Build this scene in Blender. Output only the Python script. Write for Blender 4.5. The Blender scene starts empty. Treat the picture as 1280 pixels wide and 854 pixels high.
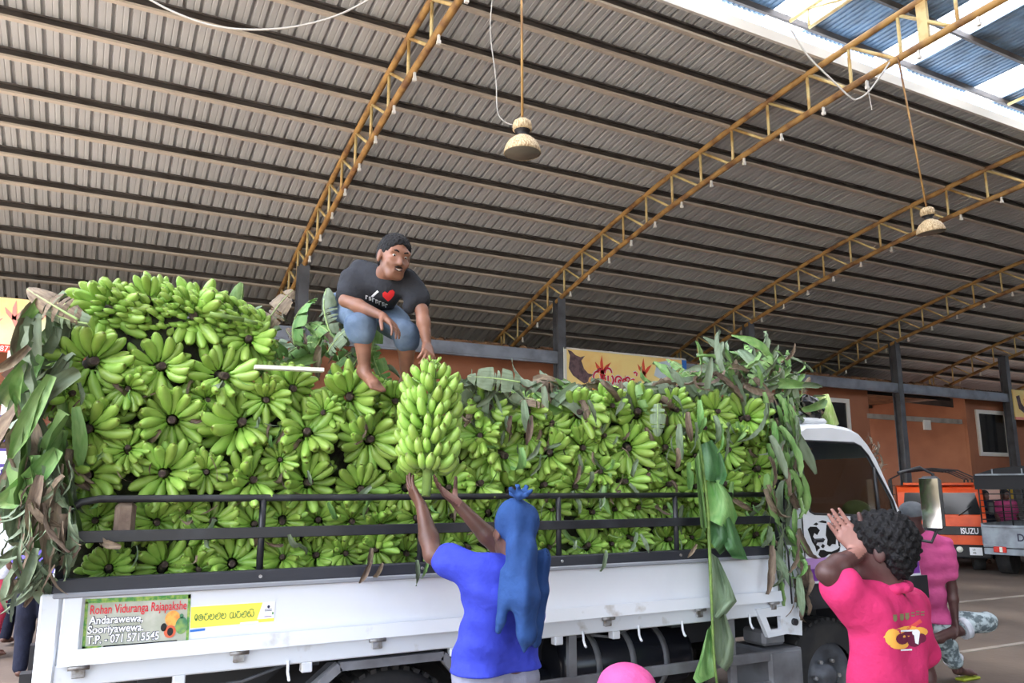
import bpy, math, random
import numpy as np
from mathutils import Vector as V, Matrix as MX
RND = random.Random(7)
sc = bpy.context.scene
COL = sc.collection

# ------------------------------------------------------------------ camera, sky, sun, exposure
CAM_H, YAW, FPX, HOR = 1.65, math.radians(28.0), 980.0, 610.0
PITCH = math.atan((HOR - 427.0) / FPX)
cd = bpy.data.cameras.new('camera'); cam = bpy.data.objects.new('camera', cd); COL.objects.link(cam)
cd.sensor_width = 36.0; cd.lens = 36.0 * FPX / 1280.0; cd.clip_start = 0.05; cd.clip_end = 500
cam.location = (0, 0, CAM_H)
cam.rotation_euler = (math.pi / 2 + PITCH, 0, -YAW)
sc.camera = cam

w = bpy.data.worlds.new('world'); sc.world = w; w.use_nodes = True
nt = w.node_tree
sky = nt.nodes.new('ShaderNodeTexSky'); sky.sky_type = 'NISHITA'; sky.sun_disc = False
sky.sun_elevation = math.radians(65); sky.sun_rotation = math.radians(250); sky.air_density = 1.2; sky.dust_density = 4.0
bg = nt.nodes['Background']; bg.inputs['Strength'].default_value = 0.52
nt.links.new(sky.outputs['Color'], bg.inputs['Color'])
sd = bpy.data.lights.new('sun', 'SUN'); sun = bpy.data.objects.new('sun', sd); COL.objects.link(sun)
sd.energy = 4.2; sd.angle = math.radians(1.5); sd.color = (1.0, 0.97, 0.92)
sun.rotation_euler = (math.radians(10), math.radians(-24), 0)
sun.location = (-20, -5, 25)
sc.view_settings.view_transform = 'Standard'; sc.view_settings.look = 'None'
sc.view_settings.gamma = 1.0; sc.view_settings.use_curve_mapping = False
sc.view_settings.exposure = 1.2

# ------------------------------------------------------------------ helpers
def lin(r, g, b):
    f = lambda c: (c / 255 / 12.92) if c / 255 <= 0.04045 else ((c / 255 + 0.055) / 1.055) ** 2.4
    return (f(r), f(g), f(b), 1.0)

def mat(name, col, rough=0.6, metal=0.0, var=None, vscale=6.0, vmid=(0.4, 0.65), bump=0.0, bscale=40.0,
        spec=None, trans=0.0, coord='Object', stretch=(1, 1, 1), coat=0.0, sss=0.0, objvar=0.0):
    m = bpy.data.materials.new(name); m.use_nodes = True
    t = m.node_tree; p = t.nodes['Principled BSDF']
    p.inputs['Base Color'].default_value = col
    p.inputs['Roughness'].default_value = rough; p.inputs['Metallic'].default_value = metal
    if spec is not None: p.inputs['Specular IOR Level'].default_value = spec
    if coat: p.inputs['Coat Weight'].default_value = coat
    if trans: p.inputs['Transmission Weight'].default_value = trans
    if sss:
        p.inputs['Subsurface Weight'].default_value = sss; p.inputs['Subsurface Radius'].default_value = (0.02, 0.01, 0.006)
    src = None
    if var is not None or bump or objvar:
        tc = t.nodes.new('ShaderNodeTexCoord'); mp = t.nodes.new('ShaderNodeMapping')
        mp.inputs['Scale'].default_value = stretch
        t.links.new(tc.outputs[coord], mp.inputs['Vector'])
    if var is not None:
        n = t.nodes.new('ShaderNodeTexNoise'); n.inputs['Scale'].default_value = vscale; n.inputs['Detail'].default_value = 5
        r = t.nodes.new('ShaderNodeValToRGB')
        r.color_ramp.elements[0].position = vmid[0]; r.color_ramp.elements[1].position = vmid[1]
        r.color_ramp.elements[0].color = col; r.color_ramp.elements[1].color = var
        t.links.new(mp.outputs[0], n.inputs['Vector']); t.links.new(n.outputs['Fac'], r.inputs['Fac'])
        src = r.outputs['Color']
    if objvar:
        oi = t.nodes.new('ShaderNodeObjectInfo'); hs = t.nodes.new('ShaderNodeHueSaturation')
        if src is not None: t.links.new(src, hs.inputs['Color'])
        else: hs.inputs['Color'].default_value = col
        mr = t.nodes.new('ShaderNodeMapRange'); mr.inputs['To Min'].default_value = 1 - objvar; mr.inputs['To Max'].default_value = 1 + objvar
        mh = t.nodes.new('ShaderNodeMapRange'); mh.inputs['To Min'].default_value = 0.5 - objvar * 0.06; mh.inputs['To Max'].default_value = 0.5 + objvar * 0.06
        t.links.new(oi.outputs['Random'], mr.inputs['Value']); t.links.new(oi.outputs['Random'], mh.inputs['Value'])
        t.links.new(mr.outputs[0], hs.inputs['Value']); t.links.new(mh.outputs[0], hs.inputs['Hue'])
        src = hs.outputs['Color']
    if src is not None: t.links.new(src, p.inputs['Base Color'])
    if bump:
        n2 = t.nodes.new('ShaderNodeTexNoise'); n2.inputs['Scale'].default_value = bscale; n2.inputs['Detail'].default_value = 4
        b = t.nodes.new('ShaderNodeBump'); b.inputs['Strength'].default_value = bump; b.inputs['Distance'].default_value = 0.02
        t.links.new(mp.outputs[0], n2.inputs['Vector']); t.links.new(n2.outputs['Fac'], b.inputs['Height'])
        t.links.new(b.outputs[0], p.inputs['Normal'])
    return m

def basis(d, up=(0, 0, 1)):
    d = V(d).normalized(); up = V(up)
    if abs(d.dot(up)) > 0.98: up = V((1, 0, 0)) if abs(d.x) < 0.9 else V((0, 1, 0))
    s = d.cross(up).normalized(); u = s.cross(d).normalized()
    return d, s, u

class MB:
    def __init__(self): self.v = []; self.f = []; self.s = []; self.mi = []; self.cur = 0
    def add(self, vs, fs, smooth=False):
        o = len(self.v); self.v += [tuple(x) for x in vs]
        for f in fs: self.f.append([i + o for i in f]); self.s.append(smooth); self.mi.append(self.cur)
        return self
    def box(self, c, s, ch=0.0, rot=None):
        c = V(c); h = [x / 2 for x in s]; R = rot if rot is not None else MX.Identity(3)
        if ch <= 0:
            vs = [V((sx * h[0], sy * h[1], sz * h[2])) for sx in (-1, 1) for sy in (-1, 1) for sz in (-1, 1)]
            fs = [(0, 1, 3, 2), (4, 6, 7, 5), (0, 4, 5, 1), (2, 3, 7, 6), (0, 2, 6, 4), (1, 5, 7, 3)]
        else:
            ch = min(ch, min(h) * 0.9); vs = []; idx = {}
            for sx in (-1, 1):
                for sy in (-1, 1):
                    for sz in (-1, 1):
                        for a in range(3):
                            p = [sx * (h[0] - ch), sy * (h[1] - ch), sz * (h[2] - ch)]
                            p[a] = (sx, sy, sz)[a] * h[a]
                            idx[(sx, sy, sz, a)] = len(vs); vs.append(V(p))
            fs = []
            for a in range(3):
                b, d = (a + 1) % 3, (a + 2) % 3
                for sg in (-1, 1):
                    q = []
                    for sb, sd_ in ((-1, -1), (1, -1), (1, 1), (-1, 1)):
                        k = [0, 0, 0]; k[a] = sg; k[b] = sb; k[d] = sd_; q.append(idx[(*k, a)])
                    fs.append(q if sg > 0 else q[::-1])
            for a in range(3):
                b, d = (a + 1) % 3, (a + 2) % 3
                for sb in (-1, 1):
                    for sd_ in (-1, 1):
                        def K(sa, ax):
                            k = [0, 0, 0]; k[a] = sa; k[b] = sb; k[d] = sd_; return idx[(*k, ax)]
                        q = [K(-1, b), K(1, b), K(1, d), K(-1, d)]
                        fs.append(q if sb * sd_ > 0 else q[::-1])
            for sx in (-1, 1):
                for sy in (-1, 1):
                    for sz in (-1, 1):
                        q = [idx[(sx, sy, sz, a)] for a in range(3)]
                        fs.append(q if sx * sy * sz > 0 else q[::-1])
        return self.add([c + R @ v for v in vs], fs)
    def bar(self, p0, p1, w, h, up=(0, 0, 1), ch=0.0):
        p0, p1 = V(p0), V(p1); d, s, u = basis(p1 - p0, up)
        R = MX((d, s, u)).transposed()
        return self.box((p0 + p1) / 2, ((p1 - p0).length, w, h), ch, R)
    def tube(self, path, r, n=10, caps=True, smooth=True, closed=False):
        P = [V(p) for p in path]; k = len(P)
        rr = list(r) if hasattr(r, '__len__') else [r] * k
        vs = []; prev = None
        for i in range(k):
            if closed: t = P[(i + 1) % k] - P[i - 1]
            else: t = P[min(i + 1, k - 1)] - P[max(i - 1, 0)]
            t = t.normalized()
            if prev is None: _, s, u = basis(t)
            else:
                s = prev - t * prev.dot(t); s = s.normalized() if s.length > 1e-6 else basis(t)[1]; u = t.cross(s) * -1
                u = s.cross(t)
            prev = s
            for j in range(n):
                a = 2 * math.pi * j / n
                vs.append(P[i] + (s * math.cos(a) + u * math.sin(a)) * rr[i])
        fs = []
        for i in range(k if closed else k - 1):
            for j in range(n):
                a, b = i * n + j, i * n + (j + 1) % n; i2 = (i + 1) % k
                fs.append((a, b, i2 * n + (j + 1) % n, i2 * n + j))
        self.add(vs, [f[::-1] for f in fs], smooth)
        if caps and not closed:
            o = len(self.v) - len(vs)
            self.f.append([o + j for j in range(n)]); self.s.append(False); self.mi.append(self.cur)
            self.f.append([o + (k - 1) * n + j for j in range(n)][::-1]); self.s.append(False); self.mi.append(self.cur)
        return self
    def cyl(self, p0, p1, r0, r1=None, n=14, caps=True): return self.tube([p0, p1], [r0, r0 if r1 is None else r1], n, caps)
    def lathe(self, prof, o=(0, 0, 0), axis=(0, 0, 1), n=24, smooth=True):
        d, s, u = basis(axis); o = V(o); vs = []
        for r, z in prof:
            for j in range(n):
                a = 2 * math.pi * j / n
                vs.append(o + d * z + (s * math.cos(a) + u * math.sin(a)) * max(r, 1e-4))
        fs = []
        for i in range(len(prof) - 1):
            for j in range(n):
                fs.append((i * n + j, i * n + (j + 1) % n, (i + 1) * n + (j + 1) % n, (i + 1) * n + j))
        return self.add(vs, [f[::-1] for f in fs], smooth)
    def prism(self, poly, o, u, v, th):
        """polygon in the plane o + a*u + b*v, extruded by th along u x v (th on the far side of the normal)"""
        o, u, v = V(o), V(u), V(v); nrm = u.cross(v).normalized(); k = len(poly)
        A = [o + u * a + v * b for a, b in poly]; B = [p - nrm * th for p in A]
        fs = [list(range(k)), list(range(2 * k - 1, k - 1, -1))]
        for i in range(k): fs.append((i, k + i, k + (i + 1) % k, (i + 1) % k))
        return self.add(A + B, fs)
    def mesh(self, name):
        me = bpy.data.meshes.new(name); me.from_pydata(self.v, [], self.f)
        me.polygons.foreach_set('use_smooth', self.s); me.polygons.foreach_set('material_index', self.mi)
        me.update(); return me
    def build(self, name, m, parent=None, **k): return link(name, self.mesh(name), m, parent, **k)

def wm(o):
    return (wm(o.parent) @ o.matrix_parent_inverse @ o.matrix_basis) if o.parent else o.matrix_basis.copy()

def link(name, data, m=None, parent=None, world=True, **props):
    o = bpy.data.objects.new(name, data); COL.objects.link(o)
    if m is not None and data is not None and len(data.materials) == 0:
        for x in (m if isinstance(m, (list, tuple)) else [m]): data.materials.append(x)
    if parent is not None:
        o.parent = parent
        if world: o.matrix_parent_inverse = wm(parent).inverted()
    for k, x in props.items(): o[k] = x
    return o

def thing(name, label, cat, loc=(0, 0, 0), group=None, rotz=0.0):
    o = bpy.data.objects.new(name, None); COL.objects.link(o)
    o.empty_display_size = 0.1
    o.location = loc; o.rotation_euler = (0, 0, rotz); o['label'] = label; o['category'] = cat
    if group: o['group'] = group
    return o
def tag(o, label, cat, group=None, kind=None):
    o['label'] = label; o['category'] = cat
    if group: o['group'] = group
    if kind: o['kind'] = kind
    return o
def struct(o, label=None):
    o['kind'] = 'structure'
    if label: o['label'] = label
    return o

def text_mesh(s, size, font_space=1.0, extrude=0.0, bold=0.0):
    cu = bpy.data.curves.new('text', 'FONT'); cu.body = s; cu.size = size; cu.extrude = extrude; cu.offset = bold
    cu.space_character = font_space
    cu.resolution_u = 3
    o = bpy.data.objects.new('text', cu); COL.objects.link(o)
    me = bpy.data.meshes.new_from_object(o.evaluated_get(bpy.context.evaluated_depsgraph_get()))
    bpy.data.objects.remove(o); bpy.data.curves.remove(cu)
    return me
def text_on(s, size, o, u, v, m, parent, name='lettering', width=None, bold=0.0, extrude=0.0):
    """lettering lying in the plane o + u,v (unit vectors); optionally squeezed to a width"""
    me = text_mesh(s, size, extrude=extrude, bold=bold)
    xs = [q.co.x for q in me.vertices]; x0, x1 = min(xs), max(xs)
    k = (width / (x1 - x0)) if width else 1.0
    o, u, v = V(o), V(u).normalized(), V(v).normalized(); n = u.cross(v)
    for q in me.vertices: q.co = o + u * ((q.co.x - x0) * k) + v * q.co.y + n * q.co.z
    return link(name, me, m, parent)
def stroke(mb, pts, w, o, u, v, closed=False):
    """flat ribbon following 2D points: hand-drawn letter shapes"""
    o, u, v = V(o), V(u), V(v); P = [V((a, b)) for a, b in pts]; k = len(P); L = []; R = []
    for i in range(k):
        t = (P[min(i + 1, k - 1)] - P[max(i - 1, 0)]); t = t.normalized() if t.length else V((1, 0))
        nn = V((-t.y, t.x)) * w / 2
        L.append(P[i] + nn); R.append(P[i] - nn)
    vs = [o + u * p.x + v * p.y for p in L + R]
    mb.add(vs, [(i, k + i, k + i + 1, i + 1) for i in range(k - 1)])
def arc(cx, cy, rx, ry, a0, a1, n=12):
    return [(cx + rx * math.cos(math.radians(a0 + (a1 - a0) * i / n)), cy + ry * math.sin(math.radians(a0 + (a1 - a0) * i / n))) for i in range(n + 1)]
# ------------------------------------------------------------------ materials of the shed
M = {}
M['roof'] = mat('roof_sheet_metal', lin(192, 195, 196), 0.5, 0.0, lin(180, 182, 182), 0.8, (0.3, 0.8), 0.0, 30, objvar=0.05)
M['roof_blue'] = mat('roof_sheet_blue', lin(120, 150, 178), 0.5, 0.0, lin(90, 105, 120), 2.0)
M['purlin'] = mat('purlin_shaded', lin(92, 87, 84), 0.5, 0.0, lin(76, 70, 66), 3.0)  # darkened tone: shade inside the channel painted into the colour
M['purlin_lip'] = mat('purlin_lit_lip', lin(196, 186, 172), 0.45)  # lighter tone: the lit lower edge painted in, same paint as the body
M['yellow'] = mat('truss_yellow', lin(216, 196, 140), 0.5, 0.0, lin(188, 152, 94), 3.0, (0.45, 0.62))
M['rust'] = mat('truss_rusty_yellow', lin(178, 140, 82), 0.55, 0.0, lin(122, 88, 60), 4.0, (0.42, 0.66))
M['col'] = mat('column_paint', lin(92, 94, 100), 0.45, 0.0, lin(70, 70, 74), 2.5)
M['beam'] = mat('beam_paint', lin(134, 142, 156), 0.45, 0.0, lin(110, 114, 124), 2.5)
M['orange_wall'] = mat('orange_render', lin(162, 106, 78), 0.9, 0.0, lin(142, 90, 66), 1.2, (0.35, 0.75), 0.1, 60)
M['white_frame'] = mat('white_frame_paint', lin(225, 222, 215), 0.6)
M['glass_dark'] = mat('dark_pane', lin(40, 42, 44), 0.12, 0.0, spec=0.6)
M['dark'] = mat('dark_interior', lin(28, 26, 25), 0.9)
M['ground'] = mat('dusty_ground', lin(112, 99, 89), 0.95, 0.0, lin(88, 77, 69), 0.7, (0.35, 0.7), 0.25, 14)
M['tile'] = mat('old_clay_tile', lin(150, 112, 84), 0.9, 0.0, lin(104, 80, 62), 5.0, objvar=0.15)
M['concrete'] = mat('pale_concrete', lin(160, 152, 142), 0.9, 0.0, lin(128, 120, 112), 2.0)
M['wire'] = mat('pale_cable', lin(190, 188, 184), 0.6)
M['wire_dark'] = mat('dark_cable', lin(60, 56, 52), 0.6)
mm = bpy.data.materials.new('translucent_roof_sheet'); mm.use_nodes = True
t = mm.node_tree; t.nodes.remove(t.nodes['Principled BSDF'])
tl = t.nodes.new('ShaderNodeBsdfTranslucent'); tl.inputs['Color'].default_value = (0.9, 0.92, 0.92, 1)
tp = t.nodes.new('ShaderNodeBsdfTransparent'); mxn = t.nodes.new('ShaderNodeMixShader'); mxn.inputs['Fac'].default_value = 0.12
t.links.new(tl.outputs[0], mxn.inputs[1]); t.links.new(tp.outputs[0], mxn.inputs[2])
t.links.new(mxn.outputs[0], t.nodes['Material Output'].inputs['Surface'])
M['translucent'] = mm

# ------------------------------------------------------------------ roof shape: circular arch along X
RR, YA, ZA = 40.6, 4.0, 8.05
def zc(y, dz=0.0): return ZA + dz - RR + math.sqrt(RR * RR - (y - YA) ** 2)
def nrm(y): return V((0, (y - YA), zc(y) - (ZA - RR))).normalized()
X0, X1 = -5.0, 44.0
TR_X = [3.35 + 5.85 * k for k in range(-1, 6)]
PUR = [17.76, 17.02, 16.28, 15.53, 14.78, 14.02, 13.25, 12.48, 11.71, 10.92, 10.12, 9.32, 8.5, 7.68]

# ground: one big slab, the paving inside is bare dusty concrete
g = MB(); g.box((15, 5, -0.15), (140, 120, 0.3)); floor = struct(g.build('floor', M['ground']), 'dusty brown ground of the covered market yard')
g = MB(); g.bar((8.5, 7.6, 0.002), (30, 7.0, 0.002), 0.09, 0.012); g.build('joint_strip', M['concrete'], floor)
g = MB(); g.bar((8.0, 5.3, 0.002), (30, 4.9, 0.002), 0.07, 0.012); g.build('joint_strip', M['concrete'], floor)

g = MB(); g.box((-30.2, 5, 0.01), (50, 120, 0.03)); g.box((20, -40, 0.01), (80, 60, 0.03)); struct(g.build('floor_bounce', mat('pale_bounce_paving', lin(196, 186, 170), 0.9, 0.0, lin(172, 160, 144), 0.6)), 'unseen pale paving added outside the open sides to bounce light up')  # unseen paving, added pale to bounce light onto the left ceiling
# corrugated sheets, one metre wide, each an object of its own
ceil = thing('ceiling', 'arched corrugated metal roof of the market shed', 'roof', (0, 4, 8)); del ceil['category']
ceil['kind'] = 'structure'
def sheet_mesh(name, ys, zf, nf):
    prof = []
    for r in range(5):
        b = r * 0.2
        prof += [(b, 0), (b + 0.07, 0), (b + 0.075, 0.006), (b + 0.085, 0.006), (b + 0.09, 0), (b + 0.140, 0), (b + 0.152, 0.052), (b + 0.184, 0.052)]
    prof.append((1.0, 0.0))
    vs = []; k = len(prof)
    for y in ys:
        n = nf(y)
        for x, h in prof: vs.append((x, y + n.y * h, zf(y) + n.z * h))
    fs = [(i * k + j, i * k + j + 1, (i + 1) * k + j + 1, (i + 1) * k + j) for i in range(len(ys) - 1) for j in range(k - 1)]
    me = bpy.data.meshes.new(name); me.from_pydata([(a, b - YA, c) for a, b, c in vs], [], fs); me.update(); return me
ys = [7.42 + (18.9 - 7.42) * i / 15 for i in range(16)]
sm = sheet_mesh('roof_sheet', ys, lambda y: zc(y, 0.175), nrm)
sm.materials.append(M['roof'])
for i in range(int(X1 - X0)):
    for side in (0, 1):
        o = link('roof_sheet', sm, None, ceil)
        o.location = (X0 + i + side, YA, 0.0); o.rotation_euler.z = math.pi * side
# purlins: C sections open towards the middle of the hall
def purlin_mesh():
    mb = MB(); L = X1 - X0; w, h, t = 0.065, 0.15, 0.006
    mb.box((L / 2, w / 2, 0), (L, t, h)); mb.box((L / 2, 0, h / 2), (L, w, t)); mb.box((L / 2, 0, -h / 2), (L, w, t))
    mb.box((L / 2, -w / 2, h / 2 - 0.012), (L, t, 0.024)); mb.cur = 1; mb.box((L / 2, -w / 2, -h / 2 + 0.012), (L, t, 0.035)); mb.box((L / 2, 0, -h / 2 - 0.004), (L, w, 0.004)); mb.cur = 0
    return mb.mesh('purlin')
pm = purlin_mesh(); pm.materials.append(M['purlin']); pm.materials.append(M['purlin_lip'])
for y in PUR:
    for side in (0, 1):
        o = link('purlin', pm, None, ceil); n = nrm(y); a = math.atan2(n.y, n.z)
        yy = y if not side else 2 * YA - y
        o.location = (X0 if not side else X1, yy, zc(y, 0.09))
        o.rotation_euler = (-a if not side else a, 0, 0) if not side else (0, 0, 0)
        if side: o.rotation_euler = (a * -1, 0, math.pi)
# white edge gutter along the foot of the roof monitor
for y in (7.40, 2 * YA - 7.40):
    mb = MB(); mb.box(((X0 + X1) / 2, y, zc(7.4, 0.2)), (X1 - X0, 0.05, 0.16)); mb.build('edge_flashing', M['white_frame'], ceil)
# roof monitor over the ridge: flat sheets, every third one translucent
MZ = 9.05
def mz(y): return MZ + (8.1 - abs(y - YA) - YA) * 0.035
def msheet():
    mb = MB(); prof = []
    for r in range(8): prof += [(r * 0.108, 0), (r * 0.108 + 0.05, 0), (r * 0.108 + 0.06, 0.022), (r * 0.108 + 0.098, 0.022)]
    prof.append((0.864, 0)); k = len(prof); vs = []
    for y in (0.0, 4.15): vs += [(x, y, h + (4.15 - y) * 0.035) for x, h in prof]
    mb.add(vs, [(j, j + 1, k + j + 1, k + j) for j in range(k - 1)]); return mb.mesh('monitor_sheet')
m_op = msheet(); m_op.materials.append(M['roof_blue']); m_tr = msheet(); m_tr.materials.append(M['translucent'])
n_ms = int((X1 - X0) / 0.864)
for i in range(n_ms):
    for side in (0, 1):
        tr = i % 3 == 1
        o = link('translucent_sheet' if tr else 'monitor_sheet', m_tr if tr else m_op, None, ceil)
        o.location = (X0 + 0.06 + i * 0.864 + (0.864 if side else 0), YA, MZ); o.rotation_euler.z = math.pi * side
for y in (7.95, 6.95, 5.6, 4.3, 3.7, 2.4, 1.05, 0.05):
    mb = MB(); mb.box(((X0 + X1) / 2, y, mz(y) - 0.06), (X1 - X0, 0.05, 0.1)); mb.build('monitor_purlin', M['purlin'], ceil)

# ------------------------------------------------------------------ yellow lattice trusses
TR_LAB = ['yellow lattice arch truss over the rear of the banana truck', 'yellow lattice arch truss rising behind the man crouching on the load',
          'yellow lattice arch truss carried by the column beside the centre banner', 'yellow lattice arch truss crossing behind the lower pendant lamp',
          'yellow lattice arch truss on the column behind the truck cab', 'yellow lattice arch truss on the column with the right-hand banner', 'yellow lattice arch truss deepest in the hall']
def zb(y): return zc(y, -0.62)
yn = [17.9] + [y - 0.02 for y in PUR] + [6.9, 6.1, 5.3, 4.55]
def chord(dz, r, y0, y1):
    mb = MB(); mb.tube([(0, y0 + (y1 - y0) * i / 40, zc(y0 + (y1 - y0) * i / 40, dz)) for i in range(41)], r, 10); return mb.mesh('chord')
ME_up = chord(0, 0.05, 18.7, YA * 2 - 18.7); ME_up.materials.append(M['rust'])
ME_lo = chord(-0.62, 0.05, 18.3, YA * 2 - 18.3); ME_lo.materials.append(M['rust'])
ME_post = []; ME_diag = []
for i, y in enumerate(yn):
    mb = MB(); mb.tube([(0, y, zb(y)), (0, y, zc(y))], 0.024, 8); me = mb.mesh('post'); me.materials.append(M['yellow']); ME_post.append(me)
    if i < len(yn) - 1:
        mb = MB(); mb.tube([(0, y, zc(y)), (0, yn[i + 1] + 0.06, zb(yn[i + 1] + 0.06))], 0.024, 8); me = mb.mesh('diagonal'); me.materials.append(M['yellow']); ME_diag.append(me)
mb = MB(); mb.box((0, 0, -0.045), (0.03, 0.03, 0.09)); mb.box((0, 0, -0.1), (0.045, 0.045, 0.045)); ME_clip = mb.mesh('clip'); ME_clip.materials.append(M['white_frame'])
for k, x in enumerate(TR_X):
    t_ = thing('roof_truss', TR_LAB[k], 'truss', (x, 15.0, 5.4), 'yellow roof trusses')
    def put(nm, me, loc=(0, 0, 0), flip=False):
        o = link(nm, me, None, t_); o.location = (x, 2 * YA if flip else 0, 0)
        if flip: o.rotation_euler.z = math.pi
        o.location += V(loc); return o
    put('upper_chord', ME_up); put('lower_chord', ME_lo)
    for i, y in enumerate(yn):
        put('post', ME_post[i]); put('clip', ME_clip, (0, y - 0.25, zb(y - 0.25) - 0.05))
        if y > YA + 0.1: put('post', ME_post[i], flip=True)
        if i < len(yn) - 1: put('diagonal', ME_diag[i]); put('diagonal', ME_diag[i], flip=True)
    for s_ in (1, -1):  # monitor uprights and small lattice rafter
        yk = YA + s_ * 1.75
        mb = MB(); mb.box((x, yk, (zb(5.75) + 8.95) / 2), (0.05, 0.14, 8.95 - zb(5.75))); mb.build('monitor_upright', M['yellow'], t_)
        mb = MB(); mb.tube([(x, YA + s_ * 3.9, 8.93), (x, YA, 9.06)], 0.03, 8); mb.build('monitor_rafter', M['yellow'], t_)
        mb = MB(); mb.tube([(x, YA + s_ * 3.55, 8.62), (x, YA, 8.76)], 0.026, 8); mb.build('monitor_rafter', M['yellow'], t_)
        for q in range(4):
            ya, yb = YA + s_ * (3.55 - q * 0.85), YA + s_ * (3.55 - q * 0.85 - 0.42)
            mb = MB(); mb.tube([(x, ya, 8.62 + q * 0.03), (x, ya, 8.94 + q * 0.03)], 0.018, 6); mb.build('monitor_post', M['yellow'], t_)
            mb = MB(); mb.tube([(x, ya, 8.94 + q * 0.03), (x, yb - s_ * 0.4, 8.66 + q * 0.03)], 0.018, 6); mb.build('monitor_diagonal', M['yellow'], t_)

# ------------------------------------------------------------------ columns and eaves beam
def i_column(x, y, zt, lab):
    mb = MB(); h = 0.22
    mb.box((x, y - h / 2, zt / 2), (0.2, 0.02, zt)); mb.box((x, y + h / 2, zt / 2), (0.2, 0.02, zt)); mb.box((x, y, zt / 2), (0.02, h, zt))
    o = mb.build('steel_column', M['col']); tag(o, lab, 'column', 'steel columns along the back of the hall'); return o
CL = ['dark steel column behind the left banner', 'dark steel column with its top showing beside the crouching man', 'dark steel column at the edge of the centre banner with printed fruit-red letters',
      'dark steel column with only its top showing above the leaf pile', 'tall dark steel column standing behind the white truck cab', 'tall dark steel column at the edge of the right-hand banner', 'dark steel column deepest in the hall']
for k, x in enumerate(TR_X): i_column(x + (-0.35 if k == 5 else 0), 15.0, zb(15) + 0.02, CL[k])
mb = MB(); mb.box((17, 15.0, 4.55), (38, 0.1, 0.28)); mb.box((17, 14.94, 4.55), (38, 0.02, 0.2)); struct(mb.build('trim_1', M['beam']), 'blue-grey steel beam running between the columns')
for k, x in enumerate(TR_X):
    mb = MB(); mb.box((x, -7.0, zb(15) / 2), (0.2, 0.22, zb(15))); tag(mb.build('steel_column', M['col']), 'dark steel column on the open side of the hall', 'column', 'columns on the open side')

# ------------------------------------------------------------------ shop building behind the columns
bw = MB(); bw.box((8.5, 15.5, 2.3), (23.0, 0.3, 4.6)); wb = struct(bw.build('wall_back', M['orange_wall']), 'orange rendered shop wall behind the columns')
bw = MB(); bw.box((32.0, 15.5, 2.3), (15.0, 0.3, 4.6)); wr = struct(bw.build('wall_right', M['orange_wall']), 'orange rendered wall with a white framed window')
bw = MB()
bw.prism([(15.65, 0), (23.0, 0), (23.0, 5.6), (15.65, 4.2)], (24.5, 0, 0), (0, 1, 0), (0, 0, 1), -0.2)
ws = struct(bw.build('wall_alley', M['orange_wall']), 'orange side wall of the passage')
bw = MB(); bw.box((22.2, 23.2, 3.2), (6, 0.3, 6.4)); struct(bw.build('wall_far', M['orange_wall']))
bw = MB(); bw.prism([(15.7, 4.42), (23.0, 5.8), (23.0, 5.9), (15.7, 4.52)], (24.45, 0, 0), (0, 1, 0), (0, 0, 1), 4.6); struct(bw.build('trim_2', M['dark']), 'dark lean-to roof over the passage')
mb = MB(); mb.bar((19.9, 15.4, 3.72), (24.4, 15.4, 3.72), 0.1, 0.14); struct(mb.build('trim_3', M['concrete']), 'grey lintel rail across the passage')
mb = MB(); mb.box((22.6, 15.34, 3.55), (0.32, 0.05, 0.3)); tag(mb.build('notice_plate', M['white_frame']), 'small pale plate hanging under the lintel rail', 'plate')
# floor band and cornice lines
mb = MB(); mb.box((32.0, 15.33, 2.0), (15, 0.06, 0.12)); mb.build('string_course', M['orange_wall'], wr)
mb = MB(); mb.box((8.5, 15.33, 2.9), (23, 0.06, 0.1)); mb.build('string_course', M['orange_wall'], wb)
mb = MB(); mb.box((24.62, 15.32, 2.3), (0.22, 0.1, 4.6)); mb.build('pilaster', M['orange_wall'], wr)
# windows
def window(n, x0, x1, z0, z1, y, lab, bars=1):
    fr = MB(); d = 0.12
    fr.box(((x0 + x1) / 2, y, z1 - d / 2), (x1 - x0, 0.08, d)); fr.box(((x0 + x1) / 2, y, z0 + d / 2), (x1 - x0, 0.08, d))
    fr.box((x0 + d / 2, y, (z0 + z1) / 2), (d, 0.08, z1 - z0 - 2 * d)); fr.box((x1 - d / 2, y, (z0 + z1) / 2), (d, 0.08, z1 - z0 - 2 * d))
    w_ = struct(fr.build('window_%d' % n, M['white_frame']), lab)
    for i in range(bars):
        a = x0 + d + (x1 - x0 - 2 * d) * i / bars; b = x0 + d + (x1 - x0 - 2 * d) * (i + 1) / bars
        p = MB(); p.box(((a + b) / 2, y + 0.01, (z0 + z1) / 2), (b - a, 0.02, z1 - z0 - 2 * d)); p.build('pane', M['glass_dark'], w_)
    return w_
window(1, 17.2, 19.12, 2.6, 4.16, 15.33, 'white framed window above the truck cab', 2)
window(2, 25.1, 26.75, 2.66, 4.14, 15.33, 'white framed window beside the tall column', 1)
# tiles of the shop roof showing over the beam
for i in range(150):
    x = 3.6 + i * 0.145
    mb = MB() if i < 3 else None
    if mb is not None:
        mb.tube([(0, 0, 0), (0.02, 0.2, 0.03), (0.01, 0.42, 0.07)], [0.07, 0.065, 0.06], 8); TL = globals().setdefault('TILES', []); me = mb.mesh('roof_tile'); me.materials.append(M['tile']); TL.append(me)
    o = link('roof_tile', TILES[i % 3], None, wb if x < 20 else wr); o.location = (x, 15.28 + RND.uniform(-0.06, 0.04), 4.72 + RND.uniform(-0.02, 0.06)); o.rotation_euler = (0.15, 0, RND.uniform(-0.5, 0.5)); o.scale = (1.2, 1, RND.uniform(0.5, 0.9))
bw = MB(); bw.box((11, 17.6, 4.62), (28, 4.2, 0.12)); struct(bw.build('trim_4', M['tile']), 'flat top of the shop building')

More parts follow.
